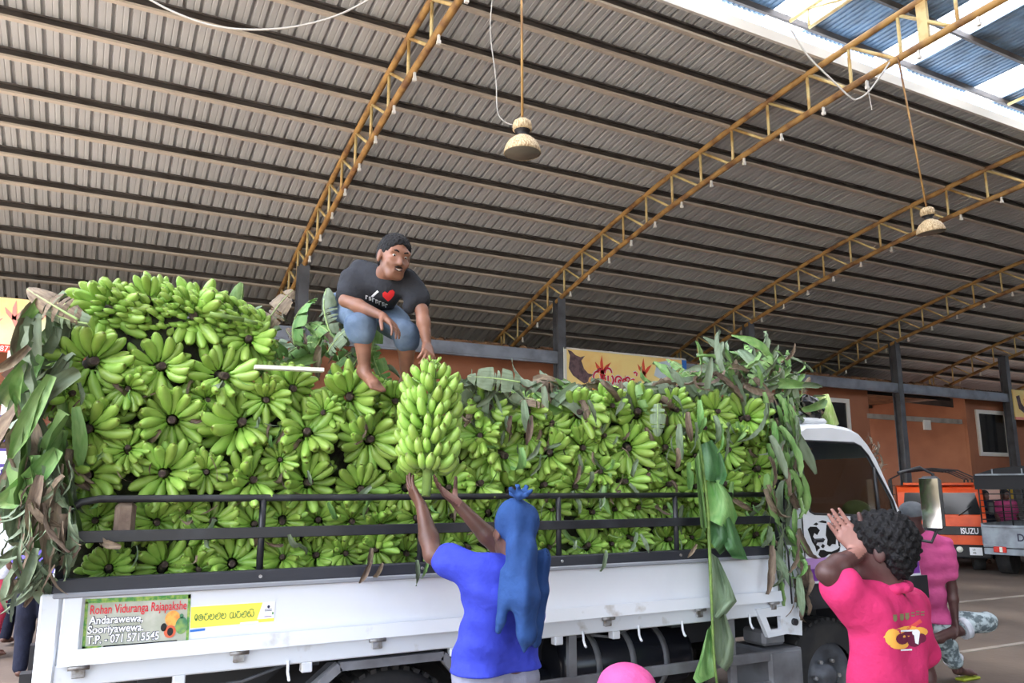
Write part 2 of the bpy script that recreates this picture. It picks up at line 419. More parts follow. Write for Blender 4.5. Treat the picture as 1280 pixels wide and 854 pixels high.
# opposite side and far end: unseen walls added to darken the hall's right
M['dim_wall'] = mat('dim_grey_wall', lin(88, 80, 74), 0.8, 0.0, lin(52, 50, 46), 0.8)
bw = MB(); bw.box((26, -9.0, 2.6), (38, 0.3, 5.2)); struct(bw.build('wall_block_front', M['dim_wall']), 'dim wall added unseen on the opposite side to darken the hall')
bw = MB(); bw.box((44.2, 4.5, 4.0), (0.3, 29, 8.0)); struct(bw.build('wall_block_end', M['dim_wall']), 'dim wall added unseen at the far end to darken the hall')
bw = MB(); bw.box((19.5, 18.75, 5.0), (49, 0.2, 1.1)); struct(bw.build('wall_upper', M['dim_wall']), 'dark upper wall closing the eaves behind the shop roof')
# ------------------------------------------------------------------ the loaded white truck
from mathutils.geometry import tessellate_polygon
FWD = V((math.sin(YAW) * math.cos(PITCH), math.cos(YAW) * math.cos(PITCH), math.sin(PITCH))); RGT = V((math.cos(YAW), -math.sin(YAW), 0)); UPV = RGT.cross(FWD)
def ray(x, y): return FWD + RGT * ((x - 640) / FPX) + UPV * ((427 - y) / FPX)
def at_y(x, y, Y): d = ray(x, y); return V((0, 0, CAM_H)) + d * (Y / d.y)      # surveyed point on a plane of constant Y
def at_d(x, y, D): return V((0, 0, CAM_H)) + ray(x, y) * D                       # surveyed point at a depth

M['white'] = mat('truck_white_paint', lin(222, 226, 234), 0.35, 0.0, lin(200, 204, 212), 1.4, (0.45, 0.8), 0.02, 20, coat=0.3)
M['white_worn'] = mat('truck_white_worn', lin(214, 219, 227), 0.45, 0.0, lin(158, 152, 146), 7.0, (0.60, 0.76))
M['trim_grey'] = mat('grey_lip', lin(140, 144, 152), 0.45)
M['black'] = mat('black_paint', lin(34, 35, 40), 0.4, 0.0, lin(58, 60, 66), 5.0, (0.5, 0.8))
M['plank'] = mat('black_timber', lin(40, 42, 50), 0.55, 0.0, lin(64, 66, 76), 3.0, (0.45, 0.8), 0.15, 20, stretch=(0.15, 1, 1))
M['rubber'] = mat('tyre_rubber', lin(34, 34, 37), 0.8, 0.0, lin(54, 52, 52), 6.0)
M['hubsteel'] = mat('wheel_steel', lin(98, 102, 112), 0.5, 0.3, lin(62, 62, 66), 6.0)
M['chassis'] = mat('chassis_dark', lin(36, 36, 40), 0.6)
M['tank'] = mat('tank_dark_gloss', lin(34, 36, 44), 0.25, 0.2)
M['guard'] = mat('guard_grey', lin(118, 120, 126), 0.5, 0.0, lin(92, 92, 96), 5.0)
M['steel'] = mat('hinge_steel', lin(170, 172, 176), 0.4, 0.5, lin(120, 112, 104), 30.0)
M['purple'] = mat('purple_stripe', lin(110, 52, 142), 0.4)
M['lilac'] = mat('lilac_stripe', lin(178, 138, 196), 0.4)
M['chrome'] = mat('chrome', lin(190, 194, 200), 0.06, 1.0)
M['decal_black'] = mat('black_print', lin(18, 18, 20), 0.5)
M['red_text'] = mat('red_print', lin(214, 40, 58), 0.5)
M['navy_text'] = mat('navy_print', lin(32, 34, 62), 0.5)
M['white_text'] = mat('white_print', lin(238, 240, 246), 0.5)
M['yellow_stk'] = mat('yellow_print', lin(248, 228, 88), 0.5)
M['green_text'] = mat('green_print', lin(84, 140, 74), 0.5)
M['blue_stk'] = mat('blue_print', lin(40, 110, 200), 0.5)
M['cloth_dark'] = mat('dark_seat', lin(46, 46, 52), 0.9)
gm = bpy.data.materials.new('tinted_cab_glass'); gm.use_nodes = True; t = gm.node_tree; t.nodes.remove(t.nodes['Principled BSDF'])
g1 = t.nodes.new('ShaderNodeBsdfTransparent'); g1.inputs['Color'].default_value = (0.66, 0.70, 0.70, 1)
g2 = t.nodes.new('ShaderNodeBsdfGlossy'); g2.inputs['Roughness'].default_value = 0.02; lw = t.nodes.new('ShaderNodeLayerWeight'); pw = t.nodes.new('ShaderNodeMath'); pw.operation = 'POWER'; pw.inputs[1].default_value = 4.0; gf = t.nodes.new('ShaderNodeMath'); gf.operation = 'MULTIPLY_ADD'; gf.inputs[1].default_value = 0.9; gf.inputs[2].default_value = 0.05
lw.inputs['Blend'].default_value = 0.5; t.links.new(lw.outputs['Facing'], pw.inputs[0]); t.links.new(pw.outputs[0], gf.inputs[0])
gx = t.nodes.new('ShaderNodeMixShader'); t.links.new(gf.outputs[0], gx.inputs['Fac']); t.links.new(g1.outputs[0], gx.inputs[1]); t.links.new(g2.outputs[0], gx.inputs[2])
t.links.new(gx.outputs[0], t.nodes['Material Output'].inputs['Surface']); M['glass'] = gm

YS = 3.845
truck = thing('flatbed_truck', 'white flatbed truck loaded high with green bananas', 'truck', (2.6, 4.75, 0))
def P(name, m, mb, parent=truck, **k): return mb.build(name, m, parent, **k)

# bed floor, sills, chassis
b = MB(); b.box((2.0, 4.78, 0.93), (4.24, 1.8, 0.06)); P('bed_floor', M['chassis'], b)
for y in (YS + 0.03, 5.70): b = MB(); b.box((1.95, y, 0.895), (4.15, 0.05, 0.09), 0.006); P('side_sill', M['white_worn'], b)
for y in (4.4, 5.15): b = MB(); b.box((2.6, y, 0.72), (5.6, 0.08, 0.2)); P('chassis_rail', M['chassis'], b)
for x in (0.3, 1.0, 1.8, 2.5, 3.2, 3.9): b = MB(); b.box((x, 4.78, 0.86), (0.08, 1.75, 0.07)); P('cross_member', M['chassis'], b)
b = MB(); b.box((2.4, 5.4, 0.5), (4.4, 0.05, 0.7)); P('far_guard', M['chassis'], b)
# drop sides (near and far): sheet set back inside a raised border
def dropside(y, s):
    d = MB(); d.box((1.95, y + s * 0.022, 1.075), (4.02, 0.012, 0.27)); o = P('drop_side', M['white'], d)
    for x0, x1 in ((-0.05, 0.025),): d = MB(); d.box(((x0 + x1) / 2, y + s * 0.01, 1.075), (x1 - x0, 0.03, 0.26), 0.006); P('border', M['white_worn'], d, o)
    d = MB(); d.box((3.965, y + s * 0.01, 1.075), (0.05, 0.03, 0.26), 0.006); P('border', M['white_worn'], d, o)
    d = MB(); d.prism([(-0.05, 0), (3.99, 0), (3.99, 0.062), (-0.05, 0.062)], (0, y - s * 0.012, 0.935), (1, 0, 0), (0, 0.14 * s, 1), -0.022 * 1); P('lower_lip', M['white_worn'], d, o)
    d = MB(); d.box((1.96, y + s * 0.008, 1.212), (4.1, 0.035, 0.022), 0.005); P('upper_lip', M['trim_grey'], d, o)
    return o
ds = dropside(YS, 1); dropside(5.74, -1)
b = MB(); b.box((-0.10, 4.79, 1.06), (0.04, 1.78, 0.33), 0.008); P('tailboard', M['white_worn'], b)
for y in (YS + 0.025, 5.72): b = MB(); b.box((-0.095, y, 1.035), (0.075, 0.06, 0.37), 0.008); P('rear_corner_post', M['white_worn'], b)
# hinges: barrel and two straps
for x in (0.03, 0.66, 1.30, 2.06, 2.65, 3.32, 3.93):
    h = MB(); h.cyl((x - 0.04, YS - 0.018, 0.928), (x + 0.04, YS - 0.018, 0.928), 0.011, n=8); o = P('hinge', M['steel'], h)
    h = MB(); h.box((x, YS - 0.009, 0.905), (0.05, 0.012, 0.04), 0.003); P('hinge_strap', M['steel'], h, o)
# rope hooks and small brackets below the sill
for x in (0.88, 2.49, 2.87, 3.19, 3.73):
    h = MB(); h.tube([(x, YS + 0.0, 0.87), (x, YS - 0.004, 0.82), (x + 0.004, YS - 0.012, 0.795), (x + 0.002, YS - 0.025, 0.79)], 0.007, 8); P('rope_hook', M['white'], h)
for x in (0.42, 0.97, 1.72, 2.34, 2.72): h = MB(); h.box((x, YS + 0.03, 0.83), (0.05, 0.05, 0.045), 0.004); P('sill_bracket', M['white_worn'], h)
h = MB(); h.tube([(0.35, YS + 0.12, 0.80), (0.5, YS + 0.1, 0.77), (0.7, YS + 0.1, 0.78), (0.9, YS + 0.12, 0.83)], 0.008, 6); P('hanging_cable', M['guard'], h)
h = MB(); h.tube([(2.62, YS + 0.12, 0.82), (2.75, YS + 0.1, 0.80), (2.9, YS + 0.12, 0.84)], 0.008, 6); P('hanging_cable', M['guard'], h)
# front corner post of the bed with its bracket and square hole
b = MB(); b.prism([(4.03, 0.73), (4.17, 0.71), (4.19, 1.0), (4.12, 1.28), (4.05, 1.28), (4.03, 1.0)], (0, YS - 0.01, 0), (1, 0, 0), (0, 0, 1), 0.05); P('front_corner_post', M['white_worn'], b)
out = [(3.78, 0.9), (4.03, 0.9), (4.03, 0.73), (3.87, 0.72)]; hol = [(3.86, 0.845), (3.985, 0.845), (3.985, 0.765), (3.895, 0.765)]
def plate(outer, hole, o, u, v, th, nm, m, parent):
    """flat plate with a hole, given thickness"""
    vv = [V((a, c, 0)) for a, c in outer + hole]; tri = tessellate_polygon([[V((a, c, 0)) for a, c in outer], [V((a, c, 0)) for a, c in hole]])
    o, u, v = V(o), V(u), V(v); n = u.cross(v).normalized(); k = len(vv)
    A = [o + u * p.x + v * p.y for p in vv]; Bk = [p - n * th for p in A]; fs = []
    for tr in tri:
        a, b_, c = tr
        if (vv[b_] - vv[a]).cross(vv[c] - vv[a]).z < 0: tr = (a, c, b_)
        fs += [tuple(tr), tuple(k + i for i in reversed(tr))]
    for lo, hi in ((0, len(outer)), (len(outer), k)):
        for i in range(lo, hi):
            j = i + 1 if i + 1 < hi else lo; fs.append((i, j, k + j, k + i))
    mb = MB(); mb.add(A + Bk, fs); return mb.build(nm, m, parent)
plate(out, hol, (0, YS - 0.012, 0), (1, 0, 0), (0, 0, 1), 0.03, 'tie_bracket', M['white_worn'], truck)
b = MB(); b.cyl((4.1, YS - 0.03, 0.80), (4.1, YS + 0.02, 0.80), 0.022, n=12); P('corner_bolt', M['chassis'], b)
# black timber plank and tubular stake rails
b = MB(); b.box((1.985, YS + 0.025, 1.247), (4.16, 0.045, 0.062), 0.005); pl = P('side_plank', M['plank'], b)
b = MB(); b.box((1.985, 5.71, 1.247), (4.16, 0.045, 0.062), 0.005); P('side_plank', M['plank'], b)
for y, s in ((YS + 0.035, 1), (5.70, -1)):
    b = MB(); b.tube([(-0.075, y, 1.27), (-0.075, y, 1.50), (-0.06, y, 1.555), (-0.02, y, 1.59), (0.05, y, 1.603), (0.3, y, 1.603), (2, y, 1.605), (4.06, y, 1.607)], 0.017, 10); P('top_rail', M['black'], b)
    b = MB(); b.box((2.0, y - s * 0.012, 1.445), (4.12, 0.012, 0.05), 0.003); P('middle_rail', M['black'], b)
    for x in (0.735, 1.53, 2.36, 3.2, 4.05):
        b = MB(); b.tube([(x, y, 1.24), (x, y, 1.61)], 0.016, 10); o = P('stake', M['black'], b)
        b = MB(); b.cyl((x, YS - 0.005, 1.25), (x, YS + 0.01, 1.25), 0.008, n=8)
        if s > 0: P('stake_bolt', M['steel'], b, o)
b = MB()
for z in (1.6, 1.9, 2.2): b.bar((4.12, YS + 0.05, z), (4.12, 5.7, z), 0.03, 0.03)
P('headboard_rails', M['black'], b)
for y in (YS + 0.06, 5.68): b = MB(); b.bar((4.12, y, 1.0), (4.12, y, 2.25), 0.04, 0.04); P('headboard_post', M['black'], b)

# wheels
def wheel(x, y, z, r, wdt, nm='wheel', s=-1):
    w_ = MB(); w_.lathe([(r * 0.6, -wdt / 2), (r * 0.9, -wdt / 2), (r * 0.97, -wdt / 2 + 0.02), (r, -wdt / 2 + 0.05), (r, wdt / 2 - 0.05), (r * 0.97, wdt / 2 - 0.02), (r * 0.9, wdt / 2), (r * 0.6, wdt / 2)], (x, y, z), (0, 1, 0), 40)
    for i in range(40):
        a = 2 * math.pi * (i + 0.5) / 40; c = V((x + math.cos(a) * r, y, z + math.sin(a) * r)); R = MX.Rotation(-a, 3, 'Y')
        w_.box(c, (0.02, wdt * 0.8, 0.03), 0, R)
    o = P(nm, M['rubber'], w_)
    h = MB(); h.lathe([(r * 0.62, -0.01), (r * 0.60, 0.02), (r * 0.52, 0.03), (r * 0.44, 0.05), (r * 0.3, 0.035), (r * 0.22, 0.03), (r * 0.21, -0.035), (r * 0.12, -0.05), (0.0, -0.05)], (x, y + s * (wdt / 2 - 0.05), z), (0, 1, 0), 32); P('rim', M['hubsteel'], h, o)
    for i in range(6):
        a = i * math.pi / 3; p = V((x + math.cos(a) * r * 0.3, y + s * (wdt / 2 - 0.05), z + math.sin(a) * r * 0.3)); h = MB(); h.cyl(p, p + V((0, s * 0.03, 0)), 0.013, n=6); P('wheel_nut', M['steel'], h, o)
    return o
wheel(4.56, YS + 0.22, 0.385, 0.375, 0.2, 'front_wheel'); wheel(4.56, 5.5, 0.385, 0.375, 0.2, 'front_wheel', 1)
for y in (YS + 0.2, YS + 0.42, 5.3, 5.52): wheel(1.42, y, 0.385, 0.375, 0.18, 'rear_wheel', -1 if y < 4.5 else 1)
b = MB(); b.cyl((1.42, 4.2, 0.385), (1.42, 5.4, 0.385), 0.06); P('rear_axle', M['chassis'], b)
b = MB(); b.cyl((4.56, 4.1, 0.385), (4.56, 5.5, 0.385), 0.045); P('front_axle', M['chassis'], b)
# mudguard frame over the rear wheel
pts = [(0.78, 0.55), (1.13, 0.815), (1.66, 0.815), (1.90, 0.55)]
for i in range(3): b = MB(); b.bar((pts[i][0], YS + 0.04, pts[i][1]), (pts[i + 1][0], YS + 0.04, pts[i + 1][1]), 0.04, 0.055, (0, 1, 0)); P('mudguard_frame', M['guard'], b)
b = MB(); b.prism([(1.08, 0.83), (1.70, 0.83), (1.92, 0.60), (1.90, 0.59), (1.69, 0.81), (1.09, 0.81), (0.8, 0.58), (0.78, 0.59)], (0, YS + 0.07, 0), (1, 0, 0), (0, 0, 1), 0.42); P('mudguard', M['chassis'], b)
# side underrun guard, tanks, battery box
for x in (2.45, 3.62): b = MB(); b.box((x, YS + 0.06, 0.66), (0.05, 0.03, 0.42)); P('guard_post', M['guard'], b)
b = MB(); b.box((3.1, YS + 0.045, 0.598), (2.2, 0.025, 0.06), 0.004); P('guard_rail', M['guard'], b)
b = MB(); b.box((3.1, YS + 0.045, 0.42), (2.2, 0.025, 0.06), 0.004); P('guard_rail', M['guard'], b)
tk = MB(); tk.lathe([(0.0, 2.52), (0.12, 2.52), (0.17, 2.54), (0.19, 2.58), (0.19, 3.44), (0.17, 3.48), (0.12, 3.5), (0.0, 3.5)], (0, YS + 0.42, 0.6), (1, 0, 0), 28); o = P('fuel_tank', M['tank'], tk)
for x in (2.75, 3.0, 3.25): tk = MB(); tk.lathe([(0.188, x - 0.02), (0.196, x - 0.02), (0.196, x + 0.02), (0.188, x + 0.02)], (0, YS + 0.42, 0.6), (1, 0, 0), 28); P('tank_strap', M['guard'], tk, o)
tk = MB(); tk.lathe([(0.0, 2.3), (0.08, 2.31), (0.1, 2.34), (0.1, 3.3), (0.08, 3.33), (0.0, 3.34)], (0, YS + 0.5, 0.86 - 0.36), (1, 0, 0), 20); P('air_tank', M['tank'], tk)
b = MB(); b.box((4.06, YS + 0.2, 0.48), (0.3, 0.35, 0.3), 0.02); P('mud_flap_box', M['guard'], b)
b = MB(); b.box((4.0, YS + 0.16, 0.70), (0.2, 0.2, 0.1), 0.02); P('air_filter', M['guard'], b)

# ---- cab
prof = [(4.25, 0.93), (4.25, 1.2), (4.26, 1.97), (4.29, 2.05), (4.36, 2.09), (4.62, 2.105), (4.82, 2.085), (4.93, 2.045), (5.02, 1.97), (5.10, 1.87), (5.28, 1.55), (5.41, 1.27), (5.45, 1.17), (5.47, 1.0), (5.48, 0.62), (5.45, 0.55), (5.06, 0.55), (5.03, 0.66), (4.93, 0.86), (4.86, 0.93)]
win = [(4.275, 1.955), (4.30, 1.97), (4.84, 1.968), (4.91, 1.945), (4.985, 1.88), (5.21, 1.56), (5.305, 1.30), (5.30, 1.235), (5.26, 1.21), (5.20, 1.21), (5.02, 1.40), (4.92, 1.455), (4.39, 1.475), (4.35, 1.49)]
def inset(pr, d):
    k = len(pr); o = []
    for i in range(k):
        a, b_, c = V(pr[i - 1]), V(pr[i]), V(pr[(i + 1) % k]); n1 = (b_ - a).normalized(); n2 = (c - b_).normalized()
        n = V((n1.y + n2.y, -(n1.x + n2.x))); n = n.normalized() if n.length else V((0, 0))
        q = b_ + n * d * (1.0 if b_.y > 1.5 else 0.3); o.append((q.x, q.y))
    return o
CY0, CY1 = YS + 0.02, 5.66
cab = None
lay = [(CY0, 0.035), (CY0 + 0.02, 0.012), (CY0 + 0.06, 0.0), (CY1 - 0.06, 0.0), (CY1 - 0.02, 0.012), (CY1, 0.035)]
cb = MB(); k = len(prof); vs = []
for y, d in lay: vs += [(x, y, z) for x, z in inset(prof, d)]
WS = (9, 10)      # the two profile edges of the windscreen stay open
fs = [(i * k + j, i * k + (j + 1) % k, (i + 1) * k + (j + 1) % k, (i + 1) * k + j) for i in range(len(lay) - 1) for j in range(k) if not (j in WS and i in (2,))]
cb.add(vs, [f[::-1] for f in fs], True); cab = P('cab', M['white'], cb)
sidep = inset(prof, 0.035)
door = plate(sidep, win, (0, CY0, 0), (1, 0, 0), (0, 0, 1), 0.02, 'cab_side', M['white'], truck)
plate(sidep, win, (0, CY1 + 0.0, 0), (1, 0, 0), (0, 0, 1), 0.02, 'cab_side', M['white'], truck)
for y in (CY0 + 0.008, CY1 + 0.008):
    b = MB(); b.prism(win[::-1], (0, y, 0), (1, 0, 0), (0, 0, 1), 0.004); P('side_window', M['glass'], b)
b = MB(); b.tube([(x, CY0 - 0.001, z) for x, z in win], 0.008, 6, closed=True); P('window_seal', M['black'], b, door)
b = MB(); b.tube([(5.06, CY0 + 0.002, 1.42), (5.04, CY0 + 0.002, 1.80)], 0.012, 8); P('quarter_light_bar', M['black'], b, door)
b = MB(); b.add([(5.10, CY0 + 0.05, 1.87), (5.10, CY1 - 0.05, 1.87), (5.41, CY1 - 0.05, 1.27), (5.41, CY0 + 0.05, 1.27)], [(3, 2, 1, 0)]); P('windscreen', M['glass'], b)
b = MB(); b.tube([(4.272, CY0 - 0.001, 0.95), (4.272, CY0 - 0.001, 1.5)], 0.004, 6); P('door_gap', M['black'], b, door)
b = MB(); b.box((4.40, CY0 - 0.012, 1.30), (0.09, 0.02, 0.025), 0.006); P('door_handle', M['black'], b, door)
b = MB(); b.box((4.86, CY0 - 0.003, 1.075), (1.16, 0.006, 0.08)); st = P('stripe', M['purple'], b, door)
b = MB(); b.box((4.86, CY0 - 0.003, 1.15), (1.16, 0.006, 0.07)); P('stripe', M['lilac'], b, door)
b = MB(); b.box((4.86, CY0 - 0.004, 1.03), (1.17, 0.008, 0.012)); P('stripe', M['white'], b, door)
b = MB(); b.prism([(4.22, 0.86), (5.5, 0.86), (5.5, 1.02), (4.22, 1.02)], (0, CY0 - 0.02, 0), (1, 0, 0), (0, 0, 1), 0.06); P('wheel_arch_trim', M['black'], b)
b = MB(); b.box((4.72, YS + 0.95, 0.87), (0.95, 1.5, 0.1)); P('cab_floor', M['chassis'], b)
b = MB(); b.prism([(4.9, 0.92), (5.42, 1.22), (5.46, 1.1), (5.46, 0.7), (4.9, 0.7)], (0, CY0 + 0.05, 0), (1, 0, 0), (0, 0, 1), 1.7); P('dashboard', M['cloth_dark'], b)
for y in (YS + 0.5, 5.25):
    b = MB(); b.box((4.62, y, 1.05), (0.5, 0.5, 0.14), 0.04); s_ = P('seat', M['cloth_dark'], b)
    b = MB(); b.box((4.36, y, 1.38), (0.13, 0.48, 0.6), 0.05); P('seat_back', M['cloth_dark'], b, s_)
b = MB(); b.tube([V((4.93, 5.25, 1.36)) + V((0.09 * math.cos(a), 0.2 * math.sin(a), 0.18 * math.cos(a))) for a in [2 * math.pi * i / 20 for i in range(20)]], 0.015, 8, closed=True); P('steering_wheel', M['black'], b)
b = MB(); b.box((5.5, 4.75, 0.6), (0.08, 1.75, 0.22), 0.03); P('bumper', M['guard'], b)
# roof rack box with bags behind the cab roof edge
b = MB(); b.box((4.52, 4.4, 2.12), (0.36, 0.9, 0.05), 0.02); P('roof_cover', M['white'], b)
# mirror on a bent arm
mr = MB(); mr.tube([(5.40, CY0, 1.28), (5.47, CY0 - 0.10, 1.26), (5.52, CY0 - 0.12, 1.35), (5.53, CY0 - 0.12, 1.75), (5.47, CY0 - 0.06, 1.80), (5.30, CY0, 1.76)], 0.012, 8); ma = P('mirror_arm', M['black'], mr)
mc = at_d(1165, 629, 5.62)
mr = MB(); d = (V((0, 0, 1.6)) - mc); d.z = 0; d.normalize(); sdir = V((-d.y, d.x, 0))
Rm = MX((sdir, d, V((0, 0, 1)))).transposed() @ MX.Rotation(math.radians(18), 3, 'Z')
mr.box(mc, (0.15, 0.07, 0.38), 0.03, Rm); mo = P('mirror_housing', M['black'], mr)
mr = MB(); mr.box(mc + Rm @ V((0, 0.034, 0.0)), (0.128, 0.008, 0.35), 0.003, Rm); P('mirror_glass', M['chrome'], mr, mo)

# ---- print on the drop side
XA = V((1, 0, 0)); ZAx = V((0, 0, 1))
def flat(poly, y, m, name, parent): mb = MB(); mb.prism(poly, (0, y, 0), XA, ZAx, 0.002); return mb.build(name, m, parent)
yb = YS + 0.0145
mst = mat('fruit_sticker', lin(196, 198, 186), 0.5, 0.0, lin(150, 156, 136), 9.0, (0.35, 0.7))
stk = flat([(0.035, 0.985), (0.447, 0.981), (0.443, 1.187), (0.031, 1.192)], yb, mst, 'address_sticker', ds)
mgr = mat('sticker_leaf_border', lin(70, 140, 66), 0.5, 0.0, lin(160, 184, 84), 60.0)
flat([(0.031, 1.174), (0.443, 1.169), (0.443, 1.187), (0.031, 1.192)], yb - 0.001, mgr, 'leaf_border', stk)
flat([(0.035, 0.985), (0.047, 0.985), (0.043, 1.18), (0.031, 1.18)], yb - 0.001, mgr, 'leaf_border', stk)
flat([(0.436, 0.981), (0.447, 0.981), (0.443, 1.187), (0.432, 1.187)], yb - 0.001, mgr, 'leaf_border', stk)
flat([(0.035, 0.985), (0.110, 0.985), (0.105, 1.0), (0.035, 1.004)], yb - 0.001, mgr, 'leaf_border', stk)
flat([(0.108, 0.986), (0.40, 0.984), (0.40, 0.999), (0.115, 1.0)], yb - 0.001, M['decal_black'], 'dark_band', stk)
def disc(cx, cz, rx, rz, y, m, name, parent, n=20): return flat([(cx + rx * math.cos(2 * math.pi * i / n), cz + rz * math.sin(2 * math.pi * i / n)) for i in range(n)], y, m, name, parent)
mo_ = mat('sticker_orange_fruit', lin(240, 176, 84), 0.5, 0.0, lin(228, 120, 60), 30.0); mg_ = mat('sticker_green_fruit', lin(70, 128, 92), 0.5, 0.0, lin(140, 170, 90), 25.0); md_ = mat('sticker_fruit_flesh', lin(206, 96, 64), 0.5)
disc(0.375, 1.090, 0.03, 0.033, yb - 0.002, mo_, 'printed_fruit', stk); disc(0.413, 1.058, 0.025, 0.036, yb - 0.003, mg_, 'printed_fruit', stk); disc(0.411, 1.098, 0.008, 0.010, yb - 0.003, mg_, 'printed_fruit', stk)
disc(0.368, 1.036, 0.024, 0.026, yb - 0.003, md_, 'printed_fruit', stk); disc(0.369, 1.036, 0.012, 0.017, yb - 0.004, M['decal_black'], 'printed_seeds', stk); disc(0.342, 1.056, 0.012, 0.017, yb - 0.003, M['decal_black'], 'printed_seeds', stk)
tilt = V((1, 0, -0.012))
for s_, z, wd, sz, x in (('Rohan Viduranga Rajapakshe', 1.130, 0.376, 0.052, 0.053), ('Andarawewa,', 1.090, 0.205, 0.044, 0.052), ('Sooriyawewa.', 1.053, 0.212, 0.044, 0.050), ('T.P. - 071 5715545', 1.012, 0.275, 0.046, 0.050)):
    if s_[0] == 'R':
        text_on(s_, sz, (x, yb - 0.003, z), tilt, ZAx, M['red_text'], stk, width=wd, bold=0.0006)
    else:
        text_on(s_, sz, (x, yb - 0.002, z), tilt, ZAx, M['navy_text'], stk, width=wd, bold=0.0030)
        text_on(s_, sz, (x, yb - 0.0035, z), tilt, ZAx, M['white_text'], stk, width=wd, bold=0.0009)
ylw = flat([(0.450, 1.043), (0.81, 1.046), (0.81, 1.132), (0.448, 1.132)], yb, M['yellow_stk'], 'blessing_sticker', ds)
flat([(0.734, 1.06), (0.81, 1.06), (0.81, 1.132), (0.755, 1.132)], yb - 0.001, M['white_text'], 'sticker_panel', ylw)
flat([(0.45, 1.027), (0.512, 1.029), (0.512, 1.038), (0.45, 1.036)], yb - 0.001, M['blue_stk'], 'blue_bar', ylw)
flat([(0.66, 1.043), (0.74, 1.044), (0.74, 1.053), (0.66, 1.051)], yb - 0.001, M['white_text'], 'sticker_panel', ylw)
disc(0.782, 1.112, 0.006, 0.007, yb - 0.002, M['navy_text'], 'sticker_emblem', ylw, 10); disc(0.802, 1.082, 0.004, 0.006, yb - 0.002, M['green_text'], 'sticker_emblem', ylw, 10)
for z in (1.099, 1.093, 1.068): flat([(0.765, z), (0.797, z), (0.797, z + 0.0025), (0.765, z + 0.0025)], yb - 0.002, M['purple'] if z < 1.07 else M['navy_text'], 'sticker_line', ylw)
# Sinhala blessing drawn stroke by stroke (rounded letters)
def sinhala(kind, x, h):
    """strokes of one rounded letter in a box h high; returns (strokes, advance)"""
    if kind == 'ta': return [arc(x + .35 * h, .45 * h, .33 * h, .42 * h, 60, 400), arc(x + .38 * h, .5 * h, .14 * h, .2 * h, 0, 360)], .85 * h
    if kind == 'e': return [arc(x + .2 * h, .5 * h, .16 * h, .42 * h, 330, 30 - 360 + 360, 3)[:1] + arc(x + .2 * h, .55 * h, .17 * h, .38 * h, 20, 330), arc(x + .22 * h, .2 * h, .1 * h, .12 * h, 0, 360)], .5 * h
    if kind == 'ra': return [arc(x + .3 * h, .42 * h, .3 * h, .4 * h, 140, 400), arc(x + .24 * h, .88 * h, .2 * h, .1 * h, 0, 300)], .72 * h
    if kind == 'va': return [arc(x + .32 * h, .45 * h, .32 * h, .42 * h, 110, 430), arc(x + .18 * h, .62 * h, .12 * h, .16 * h, -90, 250)], .8 * h
    if kind == 'na': return [arc(x + .35 * h, .42 * h, .35 * h, .4 * h, 170, 380), arc(x + .2 * h, .55 * h, .13 * h, .15 * h, 0, 360), arc(x + .52 * h, .75 * h, .18 * h, .18 * h, -60, 180)], .86 * h
    if kind == 'sa': return [arc(x + .24 * h, .45 * h, .24 * h, .42 * h, 60, 360), arc(x + .66 * h, .45 * h, .2 * h, .42 * h, 180, 420), [(x + .48 * h, .45 * h), (x + .46 * h, .9 * h)]], .98 * h
    if kind == 'ya': return [arc(x + .25 * h, .45 * h, .25 * h, .4 * h, 150, 360), arc(x + .7 * h, .45 * h, .22 * h, .4 * h, 180, 420), arc(x + .18 * h, .68 * h, .12 * h, .14 * h, 0, 360)], 1.0 * h
    if kind == 'i': return [arc(x - .45 * h, .92 * h, .3 * h, .22 * h, 10, 170)], .05 * h
    return [], .4 * h
def sinhala_line(seq, x0, z0, h, wdt, o, u, v, m, parent, y_n=0.0):
    mb = MB(); x = 0.0
    for kx in seq:
        S, adv = sinhala(kx, x, h)
        for s_ in S: stroke(mb, s_, wdt, V(o) + V(u) * x0 + V(v) * z0, u, v)
        x += adv
    return mb.build('lettering', m, parent), x
sinhala_line(['e', 'ta', 'ra', 'va', 'na', 'va', 'sp', 'sa', 'ra', 'na', 'ya', 'i'], 0.465, 1.072, 0.030, 0.0032, (0, yb - 0.002, 0), XA, ZAx, M['green_text'], ylw)
# stencilled animal head on the door
an = [[(4.315, 1.375), (4.34, 1.392), (4.40, 1.39), (4.43, 1.365), (4.40, 1.335), (4.375, 1.35), (4.36, 1.325), (4.385, 1.30), (4.40, 1.29), (4.385, 1.27), (4.41, 1.262), (4.42, 1.248), (4.40, 1.24), (4.385, 1.225), (4.375, 1.26), (4.35, 1.29), (4.335, 1.33)],
      [(4.37, 1.405), (4.40, 1.418), (4.42, 1.408), (4.40, 1.398)], [(4.42, 1.42), (4.46, 1.432), (4.50, 1.425), (4.50, 1.41), (4.46, 1.415)],
      [(4.50, 1.40), (4.53, 1.41), (4.55, 1.36), (4.585, 1.31), (4.575, 1.268), (4.54, 1.272), (4.515, 1.255), (4.49, 1.27), (4.50, 1.30), (4.485, 1.33)],
      [(4.40, 1.205), (4.42, 1.235), (4.455, 1.235), (4.48, 1.225), (4.53, 1.22), (4.59, 1.235), (4.615, 1.25), (4.61, 1.225), (4.56, 1.20), (4.50, 1.205), (4.47, 1.19), (4.43, 1.18)],
      [(4.43, 1.30), (4.455, 1.315), (4.475, 1.305), (4.455, 1.285)], [(4.43, 1.258), (4.45, 1.275), (4.47, 1.262), (4.45, 1.245)], [(4.385, 1.165), (4.41, 1.178), (4.44, 1.17), (4.40, 1.145)], [(4.60, 1.29), (4.615, 1.285), (4.62, 1.25), (4.605, 1.255)]]
mb = MB()
for q in an: mb.prism(q, (0, CY0 - 0.004, 0), XA, ZAx, 0.002)
